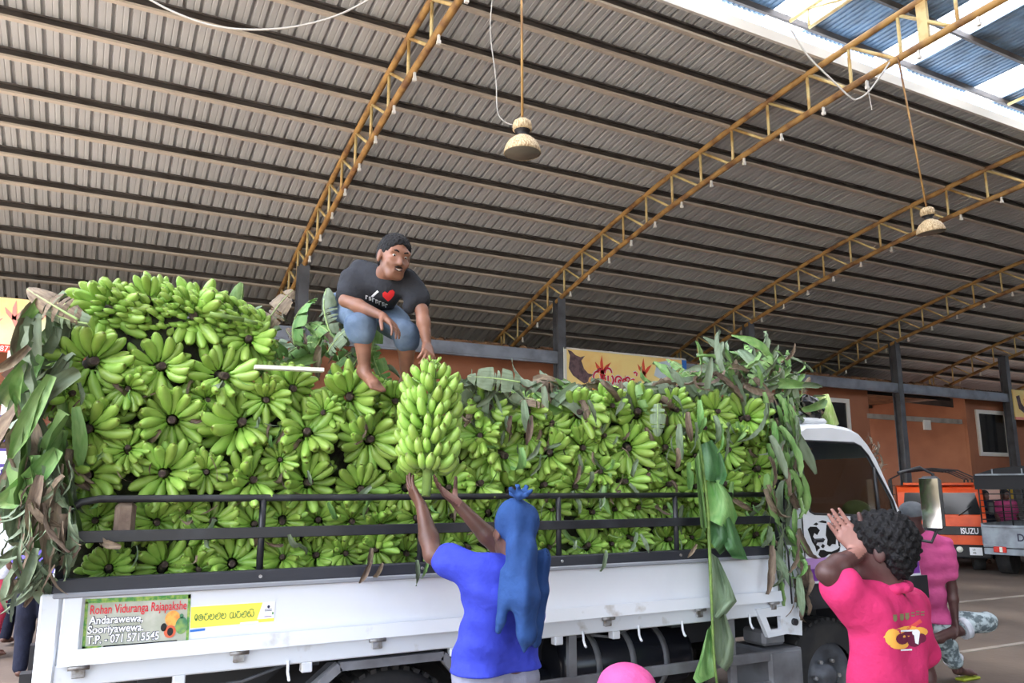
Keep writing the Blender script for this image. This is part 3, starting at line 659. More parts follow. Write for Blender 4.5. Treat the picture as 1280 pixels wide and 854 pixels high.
mb.build('animal_head_print', M['decal_black'], door)
# ------------------------------------------------------------------ bananas
def banana_material(name, c1, c2):
    m = mat(name, c1, 0.36, 0.0, c2, 9.0, (0.35, 0.7), 0.03, 60, objvar=0.16, spec=0.45)
    t = m.node_tree; p = t.nodes['Principled BSDF']; src = p.inputs['Base Color'].links[0].from_socket
    tc = t.nodes.new('ShaderNodeTexCoord'); sx = t.nodes.new('ShaderNodeSeparateXYZ'); t.links.new(tc.outputs['Generated'], sx.inputs[0])
    r = t.nodes.new('ShaderNodeValToRGB'); e = r.color_ramp.elements   # darker neck and brown flower end, as on the fruit itself
    e[0].position = 0.0; e[0].color = (0.55, 0.72, 0.4, 1); e[1].position = 1.0; e[1].color = (0.16, 0.12, 0.07, 1)
    a = e.new(0.16); a.color = (0.85, 0.92, 0.75, 1); a = e.new(0.3); a.color = (1, 1, 1, 1); a = e.new(0.95); a.color = (1, 1, 0.95, 1); a = e.new(0.985); a.color = (0.5, 0.42, 0.25, 1)
    t.links.new(sx.outputs['X'], r.inputs[0])
    mx = t.nodes.new('ShaderNodeMix'); mx.data_type = 'RGBA'; mx.blend_type = 'MULTIPLY'; mx.inputs['Factor'].default_value = 1.0
    t.links.new(src, mx.inputs['A']); t.links.new(r.outputs[0], mx.inputs['B']); t.links.new(mx.outputs['Result'], p.inputs['Base Color'])
    return m
M['banana'] = banana_material('green_banana_skin', lin(132, 170, 70), lin(158, 190, 96))
M['stalk'] = mat('banana_stalk', lin(86, 74, 58), 0.85, 0.0, lin(40, 32, 30), 30.0, (0.4, 0.6), 0.4, 80)
M['stalk_cut'] = mat('cut_stalk_end', lin(60, 48, 44), 0.9, 0.0, lin(120, 106, 86), 60.0, (0.45, 0.7))
M['stalk_green'] = mat('green_stalk', lin(120, 150, 72), 0.6, 0.0, lin(90, 116, 56), 20.0)
def banana_mesh(L, bend, fat, n=7):
    """finger from the origin along +X, bending towards +Z"""
    prof = [(0, .30), (.10, .34), (.18, .62), (.32, .95), (.52, 1.0), (.72, .95), (.86, .74), (.94, .46), (.985, .30), (1.0, .20)]
    mb = MB(); path = []; rad = []; x = z = 0.0; a = -bend * 0.30; prev = 0.0
    for s, r in prof:
        ds_ = (s - prev) * L; x += math.cos(a) * ds_; z += math.sin(a) * ds_; a += bend * (s - prev) * (1.3 if s > 0.15 else 0.4); prev = s
        path.append((x, 0, z)); rad.append(fat * r)
    mb.tube(path, rad, n, True, True); return mb.mesh('banana')
BM = []
for L, bd, ft in ((.138, .95, .0235), (.130, 1.2, .0235), (.146, .8, .0240), (.124, 1.4, .0225), (.134, 1.1, .0245), (.118, 1.0, .0225)):
    me = banana_mesh(L, bd, ft); me.materials.append(M['banana']); BM.append(me)
mb = MB(); mb.tube([(0, 0, -0.32), (0, 0, -0.1), (0, 0, 0.0), (0, 0, 0.022)], [0.017, 0.019, 0.018, 0.016], 12, False); SK = mb.mesh('stalk'); SK.materials.append(M['stalk'])
mb = MB(); mb.lathe([(0.017, 0.018), (0.014, 0.026), (0.007, 0.022), (0, 0.024)], (0, 0, 0), (0, 0, 1), 12); SC = mb.mesh('cut_end'); SC.materials.append(M['stalk_cut'])
def axes(x, z):
    """rotation whose X is x and whose Z leans to z"""
    x = V(x).normalized(); y = V(z).cross(x).normalized(); z = x.cross(y); return MX((x, y, z)).transposed().to_4x4()
def bunch_plan(seed):
    """rings of fingers round the stalk, set in clusters whose fingers lie side by side"""
    r = random.Random(seed); plan = []; zz = V((0, 0, 1)); a0 = r.uniform(0, 6.28); drop = r.randrange(3)
    for k, (z0, tl0, ncl) in enumerate(((0.0, .42, 3), (-.042, .08, 4), (-.10, -.12, 4))):
        off = a0 + k * .55 + r.uniform(-.2, .2)
        for c in range(ncl):
            if k == 0 and c == drop: continue
            ac = off + c * 2 * math.pi / ncl + r.uniform(-.15, .15); nf = r.choice((3, 4, 4)) if k == 0 else r.choice((3, 3, 4)); lean = r.uniform(-.7, .7); tc = tl0 + r.uniform(-.22, .22); zc_ = z0 + r.uniform(-.015, .015); hs = r.uniform(.92, 1.1)
            for j in range(nf):
                u = j - (nf - 1) / 2; a = ac + u * .50 + r.uniform(-.05, .05); ad = ac + u * .40 + r.uniform(-.07, .07)
                rad = V((math.cos(a), math.sin(a), 0)); rd = V((math.cos(ad), math.sin(ad), 0)); tl = tc + (.12 if j % 2 else -.12) + r.uniform(-.08, .08)
                x = rd * math.cos(tl) + zz * math.sin(tl); up = zz * math.cos(tl) - rd * math.sin(tl) + V((-math.sin(ad), math.cos(ad), 0)) * (lean + r.uniform(-.25, .25))
                plan.append((MX.Translation(rad * (.024 + .004 * k) + zz * zc_) @ axes(x, up) @ MX.Scale(hs * r.uniform(.93, 1.07), 4), r.randrange(6)))
    return plan
PLANS = [bunch_plan(100 + i) for i in range(14)]
n_b = 0
def add_bunch(Mw, plan, label, group, stalk=True):
    global n_b; n_b += 1
    t_ = thing('banana_bunch', label, 'bananas', Mw.to_translation(), group); loc = MX.Translation(-Mw.to_translation()) @ Mw
    for mtx, k in plan:
        o = bpy.data.objects.new('banana', BM[k]); COL.objects.link(o); o.parent = t_; o.matrix_basis = loc @ mtx
    if stalk:
        o = bpy.data.objects.new('stalk', SK); COL.objects.link(o); o.parent = t_; o.matrix_basis = loc
        o2 = bpy.data.objects.new('cut_end', SC); COL.objects.link(o2); o2.parent = o; o2.matrix_basis = MX.Identity(4)
    return t_
ROWS = {
 'top': ('top row of the high stack', 'top row bunches', [(136, 390, 45), (242, 395, 45), (311, 424, 38), (185, 375, 36)]),
 'high': ('second row of the high stack', 'second row bunches', [(117, 452, 50), (202, 458, 42), (280, 470, 43), (90, 492, 34), (160, 486, 30)]),
 'upper': ('upper row below the crouching man', 'upper row bunches', [(366, 486, 36), (437, 496, 41), (493, 502, 33), (333, 500, 30), (404, 516, 26)]),
 'mid_l': ('row below the second stack row', 'middle row bunches', [(111, 536, 46), (215, 525, 45), (302, 528, 46), (384, 540, 42), (463, 549, 40), (515, 560, 36), (260, 500, 26), (160, 560, 30), (545, 560, 36)]),
 'rail': ('row resting on the top rail', 'bunches on the top rail', [(109, 594, 47), (204, 592, 44), (316, 600, 40), (386, 603, 41), (451, 612, 37), (258, 590, 28), (75, 585, 34), (510, 606, 34), (560, 610, 32), (350, 575, 24)]),
 'between': ('wedged between top and middle rails', 'bunches between the rails, rear half', [(119, 651, 31), (196, 653, 34), (266, 651, 34), (318, 655, 30), (353, 652, 32), (398, 650, 30), (440, 652, 30), (475, 658, 32), (520, 648, 30), (565, 645, 30), (235, 640, 24)]),
 'low': ('row just above the black plank', 'bunches above the plank, rear half', [(136, 710, 34), (205, 707, 39), (290, 705, 38), (353, 697, 30), (395, 694, 30), (432, 692, 27), (470, 687, 27), (508, 692, 28), (248, 712, 28), (550, 686, 26), (585, 684, 26)]),
 'upper_r': ('upper row under the leaf cover', 'upper row bunches towards the cab', [(610, 502, 32), (660, 508, 28), (724, 509, 35), (797, 508, 37), (845, 505, 28), (896, 508, 28), (933, 516, 34), (690, 522, 26), (765, 500, 26)]),
 'mid_r': ('middle row', 'middle row bunches towards the cab', [(629, 569, 40), (687, 566, 34), (728, 560, 32), (785, 560, 34), (830, 560, 32), (600, 545, 30), (870, 570, 26), (910, 562, 28), (947, 586, 30), (660, 545, 26), (755, 545, 24), (880, 535, 24), (965, 555, 26)]),
 'rail_r': ('row resting on the top rail', 'bunches on the top rail towards the cab', [(600, 604, 32), (640, 612, 30), (680, 606, 30), (718, 608, 32), (780, 602, 32), (836, 606, 30), (905, 605, 28), (961, 604, 27), (750, 590, 26), (810, 585, 24), (870, 608, 26)]),
 'between_r': ('wedged between top and middle rails', 'bunches between the rails towards the cab', [(610, 640, 28), (690, 636, 27), (740, 640, 27), (797, 634, 29), (866, 632, 26), (910, 632, 25), (947, 632, 27), (650, 640, 26), (830, 634, 24), (770, 636, 22)]),
 'low_r': ('row just above the black plank', 'bunches above the plank towards the cab', [(640, 682, 26), (686, 684, 26), (735, 682, 27), (791, 674, 26), (837, 674, 25), (895, 670, 24), (945, 668, 26), (765, 680, 22), (865, 672, 22), (920, 668, 20), (970, 664, 20)])}
ORD = ['first', 'second', 'third', 'fourth', 'fifth', 'sixth', 'seventh', 'eighth', 'ninth', 'tenth', 'eleventh', 'twelfth', 'thirteenth', 'fourteenth']
bi = 0
for key, (where, grp, lst) in ROWS.items():
    fromcab = key.endswith('_r')
    lst = [(x, y + (7 if key == 'upper_r' else 0), r) for x, y, r in lst]
    for qi, (x, y, r) in enumerate(sorted(lst, key=lambda q: -q[0] if fromcab else q[0])):
        lab = '%s banana bunch from the %s, %s' % (ORD[qi], 'cab end' if fromcab else 'rear corner', where)
        rg = random.Random(1000 + bi); dep = 3.98
        if key in ('between', 'low', 'between_r', 'low_r'): dep = 4.03
        if key in ('top',): dep = 4.08
        c = at_y(x, y, dep + rg.uniform(-.02, .04)); toc = (V((0, 0, CAM_H)) - c).normalized()
        ax = (V((0, -1, 0)) * 0.6 + toc * 0.4 + V((rg.uniform(-.28, .28), 0, rg.uniform(-.25, .30)))).normalized()
        sc_ = r / (0.158 * FPX / (c - V((0, 0, CAM_H))).dot(FWD)) * 1.06
        Mw = MX.Translation(c) @ axes(basis(ax)[1], ax) @ MX.Rotation(rg.uniform(0, 6.28), 4, 'Z') @ MX.Scale(sc_, 4)
        # axes() gives X, Z frame; Z is the stalk direction
        add_bunch(Mw, PLANS[bi % len(PLANS)], lab, grp); bi += 1

# whole bunch with its hands along the stalk (the one being passed down and those lying on top)
def long_plan(seed, Lz, hands, n, rad, s0=1.0, half=False, up=0.65):
    r = random.Random(seed); plan = []
    for h in range(hands):
        z = -Lz * (h + 0.5) / hands; off = r.uniform(0, 6.28); k = 0.72 + 0.28 * math.sin(math.pi * (h + 0.9) / (hands + 0.6))
        for row in (0, 1):
            for j in range(n):
                a = off + (j + 0.5 * row) * 2 * math.pi / n + r.uniform(-.12, .12)
                if half and math.sin(a) < -0.35: continue
                tl = up + row * 0.22 + r.uniform(-.2, .2); rd = V((math.cos(a), math.sin(a), 0)); zz = V((0, 0, 1))
                x = rd * math.cos(tl) + zz * math.sin(tl); upv = zz * math.cos(tl) - rd * math.sin(tl)
                plan.append((MX.Translation(rd * rad * k * (0.55 + 0.25 * row) + zz * (z - 0.02 * row)) @ axes(x, upv) @ MX.Scale(s0 * r.uniform(.85, 1.05) * (0.8 + 0.2 * k), 4), r.choice((1, 3, 4, 5))))
    return plan
hc = at_d(541, 468, 3.62)
hb = add_bunch(MX.Translation(hc) @ MX.Rotation(0.10, 4, 'Y') @ MX.Rotation(-0.15, 4, 'X'), long_plan(5, 0.46, 8, 8, 0.085, 0.92, up=0.30), 'whole bunch of green bananas being lowered into the raised hands of the man in blue', 'bunches held or lying loose', False)
mb = MB(); mb.tube([(0, 0, -0.56), (0.004, 0, -0.3), (0, 0, 0.02), (0.012, 0, 0.07)], [0.02, 0.024, 0.016, 0.010], 10)
o = mb.build('stalk', M['stalk_green'], hb, world=False); o.matrix_basis = MX.Rotation(0.10, 4, 'Y') @ MX.Rotation(-0.15, 4, 'X')
for i in range(14):
    a = i * 2.4; z = 0.005 + 0.0045 * i; dr = V((math.cos(a), math.sin(a), 0.9))
    q = MX.Rotation(0.10, 4, 'Y') @ MX.Rotation(-0.15, 4, 'X') @ MX.Translation(V((math.cos(a) * .012, math.sin(a) * .012, z))) @ axes(dr, V((0, 0, 1)) - dr * 0.3) @ MX.Scale(0.30, 4)
    o = bpy.data.objects.new('small_banana', BM[3]); COL.objects.link(o); o.parent = hb; o.matrix_basis = q
for (x, y, D, yaw_, ln, sd_) in ((120, 372, 3.72, 1.57, .34, 11), (196, 376, 3.85, 1.50, .36, 12), (255, 384, 3.98, 1.62, .30, 13)):
    c = at_d(x, y, D); Mw = MX.Translation(c) @ MX.Rotation(-0.25, 4, 'Z') @ MX.Rotation(-1.25, 4, 'Y') @ MX.Rotation(0.3, 4, 'X')
    add_bunch(Mw, long_plan(sd_, ln, 6, 8, 0.09, 0.62, up=0.6), 'dull green banana bunch lying on its side on top of the high stack', 'bunches lying on the high stack', False)

# packed core of the load: lumpy dark mass of leaves and trash behind the outer bunches
M['core'] = mat('packed_leaf_trash', lin(52, 62, 34), 0.95, 0.0, lin(30, 26, 20), 14.0, (0.4, 0.6), 0.6, 30)
M['leaf'] = mat('fresh_banana_leaf', lin(96, 140, 72), 0.5, 0.0, lin(136, 168, 104), 7.0, (0.35, 0.7), 0.12, 60, stretch=(1, 6, 1), objvar=0.22)
M['leaf_grey'] = mat('wilted_banana_leaf', lin(128, 146, 120), 0.6, 0.0, lin(96, 112, 84), 7.0, (0.35, 0.7), 0.15, 60, stretch=(1, 6, 1), objvar=0.22)
M['leaf_brown'] = mat('dried_banana_leaf', lin(140, 124, 106), 0.75, 0.0, lin(92, 76, 66), 9.0, (0.35, 0.7), 0.25, 60, stretch=(1, 6, 1), objvar=0.22)
def top_z(x, y):
    z = 2.16 + 0.10 * math.sin(x * 2.1 + 1) * math.cos(y * 3)
    if x < 0.75: z += 0.30 * min(1, (0.75 - x) / 0.35)
    if x > 3.0: z += 0.16 * min(1, (x - 3.0) / 0.5)
    return z - 0.10
mb = MB(); nx, ny = 46, 18; rg = random.Random(3); grid = []
for i in range(nx):
    for j in range(ny + 14):
        x = -0.05 + 4.2 * i / (nx - 1)
        if j < 8: y = 4.13; z = 1.0 + (top_z(x, 4.13) - 1.0) * j / 7
        elif j < 8 + ny: y = 4.13 + (5.55 - 4.13) * (j - 7) / ny; z = top_z(x, y)
        else: y = 5.55; z = 1.0 + (top_z(x, 5.55) - 1.0) * (1 - (j - 7 - ny) / 6)
        grid.append((x + rg.uniform(-.03, .03), y + rg.uniform(-.04, .04), z + rg.uniform(-.04, .04)))
kk = ny + 14
mb.add(grid, [(i * kk + j, (i + 1) * kk + j, (i + 1) * kk + j + 1, i * kk + j + 1) for i in range(nx - 1) for j in range(kk - 1)])
mb.f.append([j for j in range(kk)]); mb.s.append(False); mb.mi.append(0); mb.f.append([(nx - 1) * kk + j for j in range(kk)][::-1]); mb.s.append(False); mb.mi.append(0)
co = mb.build('leaf_packing', M['core']); tag(co, 'dark packed mass of leaf trash and fruit filling the truck bed', 'leaf packing', kind='stuff')
# ------------------------------------------------------------------ banana leaves on and around the load
def leaf_strip(L, W, bend, twist, curl, seed, n=9, taper=0.6, wav=0.012):
    """torn leaf ribbon from the origin along +X, face up +Z, bending down to -Z"""
    r = random.Random(seed); mb = MB(); vs = []; x = z = 0.0; a = r.uniform(-.2, .3)
    for i in range(n + 1):
        s = i / n; tw = twist * s; w_ = W * (0.55 + 0.9 * s * (1 - s) * 2) * (1 - taper * max(0, s - 0.75) / 0.25 * 0.9) / 2
        for j in (-1, -0.33, 0.33, 1):
            cy = j * w_; cz = curl * W * j * j + r.uniform(-wav, wav)
            vs.append((x, cy * math.cos(tw) - cz * math.sin(tw), z + cy * math.sin(tw) + cz * math.cos(tw)))
        x += math.cos(a) * L / n; z += math.sin(a) * L / n; a -= bend / n * r.uniform(0.3, 1.7)
    mb.add(vs, [(i * 4 + j, (i + 1) * 4 + j, (i + 1) * 4 + j + 1, i * 4 + j + 1) for i in range(n) for j in range(3)], True)
    return mb
def leaf_broad(L, W, bend, seed, fold=0.5, slits=5):
    """broad leaf blade: midrib with the two half blades torn into lobes; material 0 blade, 1 rib"""
    r = random.Random(seed); mb = MB(); n = 24; cl = []; x = z = 0.0; a = 0.25
    for i in range(n + 1):
        cl.append((x, z)); x += math.cos(a) * L / n; z += math.sin(a) * L / n; a -= bend / n
    cuts = sorted(r.sample(range(3, n - 1), slits))
    for sg in (-1, 1):
        st = 0
        for e in cuts + [n]:
            f0 = fold + r.uniform(-.35, .45); vs = []; m_ = 0
            for i in range(st, e + 1):
                s = i / n; w_ = W / 2 * math.sin(math.pi * min(1, 0.12 + s * 0.86)) ** 0.6
                if i == e and e != n: pass
                for j in range(4):
                    q = j / 3; ang = -f0 * q * (1.1) ; yy = w_ * q * math.cos(ang * 0.9); zz = w_ * q * math.sin(ang) + r.uniform(-.006, .006)
                    k_ = 0.012 * q if i == st and st else (-0.012 * q if i == e and e != n else 0)
                    vs.append((cl[i][0] + k_, sg * yy, cl[i][1] + zz))
                m_ += 1
            fs = [(p * 4 + j, (p + 1) * 4 + j, (p + 1) * 4 + j + 1, p * 4 + j + 1) for p in range(m_ - 1) for j in range(3)]
            mb.add(vs, fs if sg > 0 else [f[::-1] for f in fs], True); st = e
    return mb, [(c[0], 0, c[1]) for c in cl]
LM = {'ribbon': [], 'broad': [], 'dry': [], 'shred': [], 'long': []}
for i in range(6): LM['long'].append(leaf_strip(.62, .12, 0.5 + 0.22 * i, (-1) ** i * 0.35 * (i % 3), .35, 150 + i, n=12, wav=.014).mesh('banana_leaf')); RIBS = []
for i in range(7): LM['ribbon'].append(leaf_strip(.42, .085, 0.7 + 0.25 * i, (-1) ** i * 0.5 * (i % 4), .25, 50 + i).mesh('banana_leaf'))
for i in range(6): LM['dry'].append(leaf_strip(.34, .075, 0.9 + 0.3 * i, (-1) ** i * (0.5 + .5 * i), .6, 70 + i, wav=.016).mesh('dried_leaf'))
for i in range(6): LM['shred'].append(leaf_strip(.30, .024, 0.5 + 0.3 * i, (-1) ** i * 1.2, .3, 90 + i, n=8, wav=.005).mesh('leaf_shred'))
for i in range(6):
    mb_, cl_ = leaf_broad(.48, .24, 0.5 + 0.2 * i, 30 + i, 0.35 + .12 * i); LM['broad'].append(mb_.mesh('banana_leaf'))
    rb = MB(); rb.tube(cl_, [.009 - .007 * q / len(cl_) for q in range(len(cl_))], 6); RIBS.append(rb.mesh('midrib'))
M['rib'] = mat('leaf_midrib', lin(160, 184, 120), 0.5, objvar=0.15)
for me in RIBS: me.materials.append(M['rib'])
for k_ in LM:
    for me in LM[k_]: me.materials.append(M['leaf'])
HEAP = {k_: MB() for k_ in ('leaf', 'leaf_grey', 'leaf_brown')}
def put_leaf(kind, idx, p, ang, m, label, group, size=1.0, tilt=0.0, roll=0.0, cat='leaf', away=0.0, heap=False):
    """leaf whose length runs at an angle in the upright plane facing the yard, tilted and rolled about its length"""
    me = LM[kind][idx % len(LM[kind])]
    rt = V((0.94, -0.34, 0)); bk = V((0.34, 0.94, 0)); up = V((0, 0, 1))
    x = rt * math.cos(ang) + up * math.sin(ang) + bk * away
    z = -bk * math.cos(tilt) + (up * math.cos(ang) - rt * math.sin(ang)) * math.sin(tilt)
    mtx = MX.Translation(p) @ axes(x, z) @ MX.Rotation(roll, 4, 'X') @ MX.Scale(size, 4)
    if heap:
        HEAP[m].add([mtx @ v.co for v in me.vertices], [list(f_.vertices) for f_ in me.polygons], True); return None
    nm = 'banana_leaf' if kind in ('ribbon', 'broad', 'long') else 'dried_leaf'
    if kind == 'broad':
        t_ = thing(nm, label, cat, p, group); lo = MX.Translation(-V(p)) @ mtx
        o = bpy.data.objects.new('blade', me); COL.objects.link(o); o.parent = t_; o.matrix_basis = lo
        o2 = bpy.data.objects.new('midrib', RIBS[idx % len(RIBS)]); COL.objects.link(o2); o2.parent = t_; o2.matrix_basis = lo
    else:
        o = bpy.data.objects.new(nm, me); COL.objects.link(o); o.matrix_basis = mtx; tag(o, label, cat, group)
    o.material_slots[0].link = 'OBJECT'; o.material_slots[0].material = M[m]
    return o
rl = random.Random(21)
def U(a, b): return rl.uniform(a, b)
D2R = math.pi / 180
# (a) curtain at the rear corner: broad wilted leaves above, shreds below
for i in range(70):
    y = U(395, 620); x = U(28, 88) - (y - 400) * 0.05
    k_ = rl.choice(('long', 'long', 'ribbon', 'dry', 'long'))
    put_leaf(k_, rl.randrange(6), at_y(x + U(0, 16), y - 30, 3.82 + U(0, .3)), U(225, 285) * D2R, rl.choice(('leaf_grey', 'leaf_grey', 'leaf', 'leaf_brown')), 'wilted grey-green banana leaf hanging down the rear corner of the load', 'leaves hanging at the rear corner', U(.5, .85), U(-.6, .6), U(-.9, .9), away=U(-.2, .25), heap=i % 3 == 0)
for i in range(190):
    y = U(590, 745); x = U(22, 88) - (y - 600) * 0.08
    put_leaf(rl.choice(('shred', 'shred', 'shred', 'shred', 'ribbon', 'dry')), rl.randrange(6), at_y(x + 10, y - 20, 3.76 + U(0, .3)), U(215, 300) * D2R, rl.choice(('leaf_grey', 'leaf_grey', 'leaf_grey', 'leaf_brown')), 'dry shredded leaf strip in the tangle hanging beside the rear rail', 'shredded leaf tangle at the rear corner', U(.35, .7), U(-.8, .8), U(-1.5, 1.5), away=U(-.2, .2), heap=i % 2 == 0)
for x, y, ang, m, s_ in ((98, 400, 150, 'leaf_brown', .62), (66, 470, 250, 'leaf', .6), (110, 405, 165, 'leaf_grey', .5), (100, 465, 215, 'leaf_grey', .8), (88, 520, 235, 'leaf', .85), (70, 560, 240, 'leaf', .8)):
    put_leaf('long' if y > 410 else 'broad', int(x), at_y(x, y, 3.80), ang * D2R, m, 'broad torn leaf sticking out past the rear corner stack', 'broad leaves at the rear corner', s_, U(-.3, .3), U(-.5, .5))
# (b) leaf bed behind and under the crouching man
for i in range(70):
    x = U(262, 470); y = 400 + (x - 262) * 0.16 + U(-8, 62) * (1 if x > 330 else .5)
    put_leaf(rl.choice(('broad', 'ribbon', 'broad', 'dry')), rl.randrange(6), at_y(x, y, 4.12 + U(0, .35)), U(0, 360) * D2R, rl.choice(('leaf', 'leaf', 'leaf_grey', 'leaf_brown')), 'dark green leaf in the leaf bed around the crouching man', 'leaf bed around the crouching man', U(.35, .65), U(-.9, .9), U(-1, 1), away=U(-.4, .4))
# (c) leaf cover along the top edge in the middle
for i in range(210):
    x = U(566, 866); y = 484 + U(-9, 18) + abs(x - 640) * 0.01
    put_leaf(rl.choice(('broad', 'ribbon', 'ribbon', 'dry')), rl.randrange(6), at_y(x, y, 3.92 + U(0, .4)), rl.choice((U(176, 225), U(230, 310), U(-45, 4))) * D2R, rl.choice(('leaf', 'leaf_grey', 'leaf_grey', 'leaf_brown')), 'wilted leaf draped over the top edge in the middle of the load', 'leaf cover in the middle of the load', U(.35, .7), U(-.9, .9), U(-1, 1), away=U(-.4, .3), heap=i % 7 > 1)
for x, y, ang, m, s_, k_ in ((650, 478, 175, 'leaf_grey', .62, 'broad'), (655, 500, 275, 'leaf_grey', .55, 'ribbon'), (662, 520, 268, 'leaf_brown', .5, 'dry'), (650, 560, 280, 'leaf', .62, 'ribbon'), (822, 505, 268, 'leaf_grey', .42, 'broad'), (640, 520, 262, 'leaf_brown', .42, 'dry'), (735, 500, 290, 'leaf_grey', .42, 'ribbon'), (738, 590, 280, 'leaf_grey', .5, 'ribbon')):
    put_leaf(k_, int(x + y), at_y(x, y, 3.80), ang * D2R, m, 'pale wilted leaf hanging in front of the bunches behind the blue head cloth', 'leaves hanging behind the blue head cloth', s_, U(-.2, .2), U(-.4, .4))
# (d) heap at the cab end
for i in range(190):
    x = U(866, 1008); hgt = 446 + max(0, (905 - x)) * 0.7 + max(0, x - 980) * 1.4; y = hgt + abs(rl.gauss(0, 1)) * 30
    put_leaf(rl.choice(('broad', 'ribbon', 'long', 'ribbon', 'dry')), rl.randrange(6), at_y(x, y, 3.90 + U(0, .55)), U(0, 360) * D2R, rl.choice(('leaf', 'leaf', 'leaf_grey', 'leaf_grey', 'leaf_brown')), 'wilted leaf piled in the heap at the cab end of the load', 'leaf heap at the cab end', U(.35, .62), U(-1, 1), U(-1, 1), away=U(-.4, .4), heap=i % 5 > 1)
# (e) curtain at the front corner post
for i in range(165):
    y = U(490, 725); x = U(952, 996) + (y - 500) * 0.04
    put_leaf(rl.choice(('ribbon', 'long', 'long', 'dry', 'shred')), rl.randrange(6), at_y(x, y, 3.78 + U(-.06, .2)), U(255, 300) * D2R, rl.choice(('leaf', 'leaf_grey', 'leaf', 'leaf_brown')), 'leaf strip hanging down the front corner post next to the cab', 'leaves hanging beside the cab', U(.38, .62), U(-.5, .5), U(-1, 1), away=U(-.2, .2), heap=i % 5 > 1)
for i in range(16):
    put_leaf(rl.choice(('dry', 'shred')), i, at_y(U(992, 1008), U(690, 750), 3.76 + U(0, .1)), U(258, 290) * D2R, 'leaf_brown', 'frayed dry leaf end at the bottom of the strips beside the cab', 'frayed leaf ends beside the cab', U(.4, .6), U(-.5, .5), U(-1, 1))
for m_, mb_ in HEAP.items():
    o = mb_.build('leaf_litter', M[m_]); tag(o, {'leaf': 'fresh green leaf litter packed into the leaf heaps of the load', 'leaf_grey': 'wilted grey-green leaf litter packed into the leaf heaps', 'leaf_brown': 'dry brown leaf litter packed into the leaf heaps'}[m_], 'leaf litter', kind='stuff')
# (f) scraps between the bunches
for i in range(120):
    x = U(85, 960) ; y = U(470, 700) if x < 330 else U(510, 690)
    if 480 < x < 590 and y < 610: continue
    put_leaf(rl.choice(('dry', 'shred', 'dry', 'ribbon')), rl.randrange(6), at_y(x, y, 3.90 + U(0, .1)), U(200, 340) * D2R, rl.choice(('leaf_brown', 'leaf_grey', 'leaf', 'leaf_brown')), 'withered leaf scrap caught between the stacked bunches', 'leaf scraps between the bunches', U(.2, .45), U(-.8, .8), U(-1.4, 1.4))
for i in range(60):
    x = U(620, 960); y = U(520, 690)
    put_leaf(rl.choice(('dry', 'shred', 'ribbon')), rl.randrange(6), at_y(x, y, 3.86 + U(0, .12)), U(230, 310) * D2R, rl.choice(('leaf_brown', 'leaf_grey', 'leaf')), 'withered leaf scrap among the bunches towards the cab', 'leaf scraps towards the cab', U(.22, .5), U(-.8, .8), U(-1.4, 1.4))
# (g) strips over the black plank
for x, y, ang, m, s_ in ((98, 682, 245, 'leaf_brown', .62), (152, 682, 185, 'leaf_brown', .5), (462, 702, 250, 'leaf_brown', .35), (476, 704, 270, 'leaf_brown', .35), (521, 700, 272, 'leaf_grey', .36), (535, 702, 250, 'leaf', .25), (757, 688, 265, 'leaf_grey', .36), (720, 676, 260, 'leaf_grey', .25), (800, 668, 300, 'leaf_grey', .3), (870, 680, 240, 'leaf_brown', .3), (966, 668, 268, 'leaf', .36), (362, 668, 285, 'leaf_grey', .35)):
    put_leaf('ribbon' if m != 'leaf_brown' else 'dry', int(x), at_y(x, y, 3.79), ang * D2R, m, 'limp leaf strip hanging over the black plank', 'leaf strips over the plank', s_, 0.1, U(-.3, .3))
# (h) the long leaf hanging to the sill: thick rib with a torn blade
M['leaf_deep'] = mat('deep_green_leaf', lin(62, 104, 62), .45, 0, lin(84, 128, 78), 9.0, (.35, .7), .15, 60)
tL = thing('banana_leaf', 'long fresh banana leaf hanging from the rails down past the sill', 'leaf', at_y(880, 520, 3.78))
rbp = [at_y(x, y, 3.79 - .02 * i) for i, (x, y) in enumerate(((872, 545), (880, 590), (885, 640), (887, 690), (889, 740), (891, 790), (893, 830), (898, 870)))]
mb = MB(); mb.tube(rbp, [.010, .010, .010, .010, .009, .008, .008, .007], 8); mb.build('midrib', M['stalk_green'], tL)
def panel(pts, seed, m, ns=6):
    """leaf lobe from matching inner / outer edge pixel rows, with folds across"""
    r = random.Random(seed); mb = MB(); vs = []; k_ = len(pts)
    for i, (xa, ya, xb, yb_) in enumerate(pts):
        for j in range(ns + 1):
            q = j / ns; vs.append(at_y(xa + (xb - xa) * q, ya + (yb_ - ya) * q, 3.775 - .012 * i + .05 * math.sin(q * 7 + i * 1.1 + seed) * (.3 + q) + r.uniform(-.004, .004)))
    mb.add(vs, [(i * (ns + 1) + j, i * (ns + 1) + j + 1, (i + 1) * (ns + 1) + j + 1, (i + 1) * (ns + 1) + j) for i in range(k_ - 1) for j in range(ns)], True)
    mb.build('blade_lobe', m, tL)
panel([(876, 556, 890, 550), (879, 572, 903, 570), (881, 590, 909, 594), (882, 600, 904, 606)], 1, M['leaf_deep'])
panel([(882, 602, 900, 600), (883, 618, 914, 622), (884, 636, 922, 646), (885, 650, 915, 664)], 11, M['leaf'])
panel([(885, 652, 908, 656), (886, 664, 916, 680), (887, 676, 900, 694)], 12, M['leaf_deep'])
panel([(876, 560, 868, 575), (879, 610, 872, 615), (884, 660, 876, 660)], 2, M['leaf'])
panel([(887, 690, 898, 698), (889, 715, 912, 728), (891, 745, 921, 752), (891, 760, 908, 768), (892, 770, 898, 775)], 3, M['leaf_grey'])
panel([(892, 756, 905, 762), (893, 790, 918, 800), (894, 815, 916, 828), (896, 830, 908, 840)], 4, M['leaf_grey'])
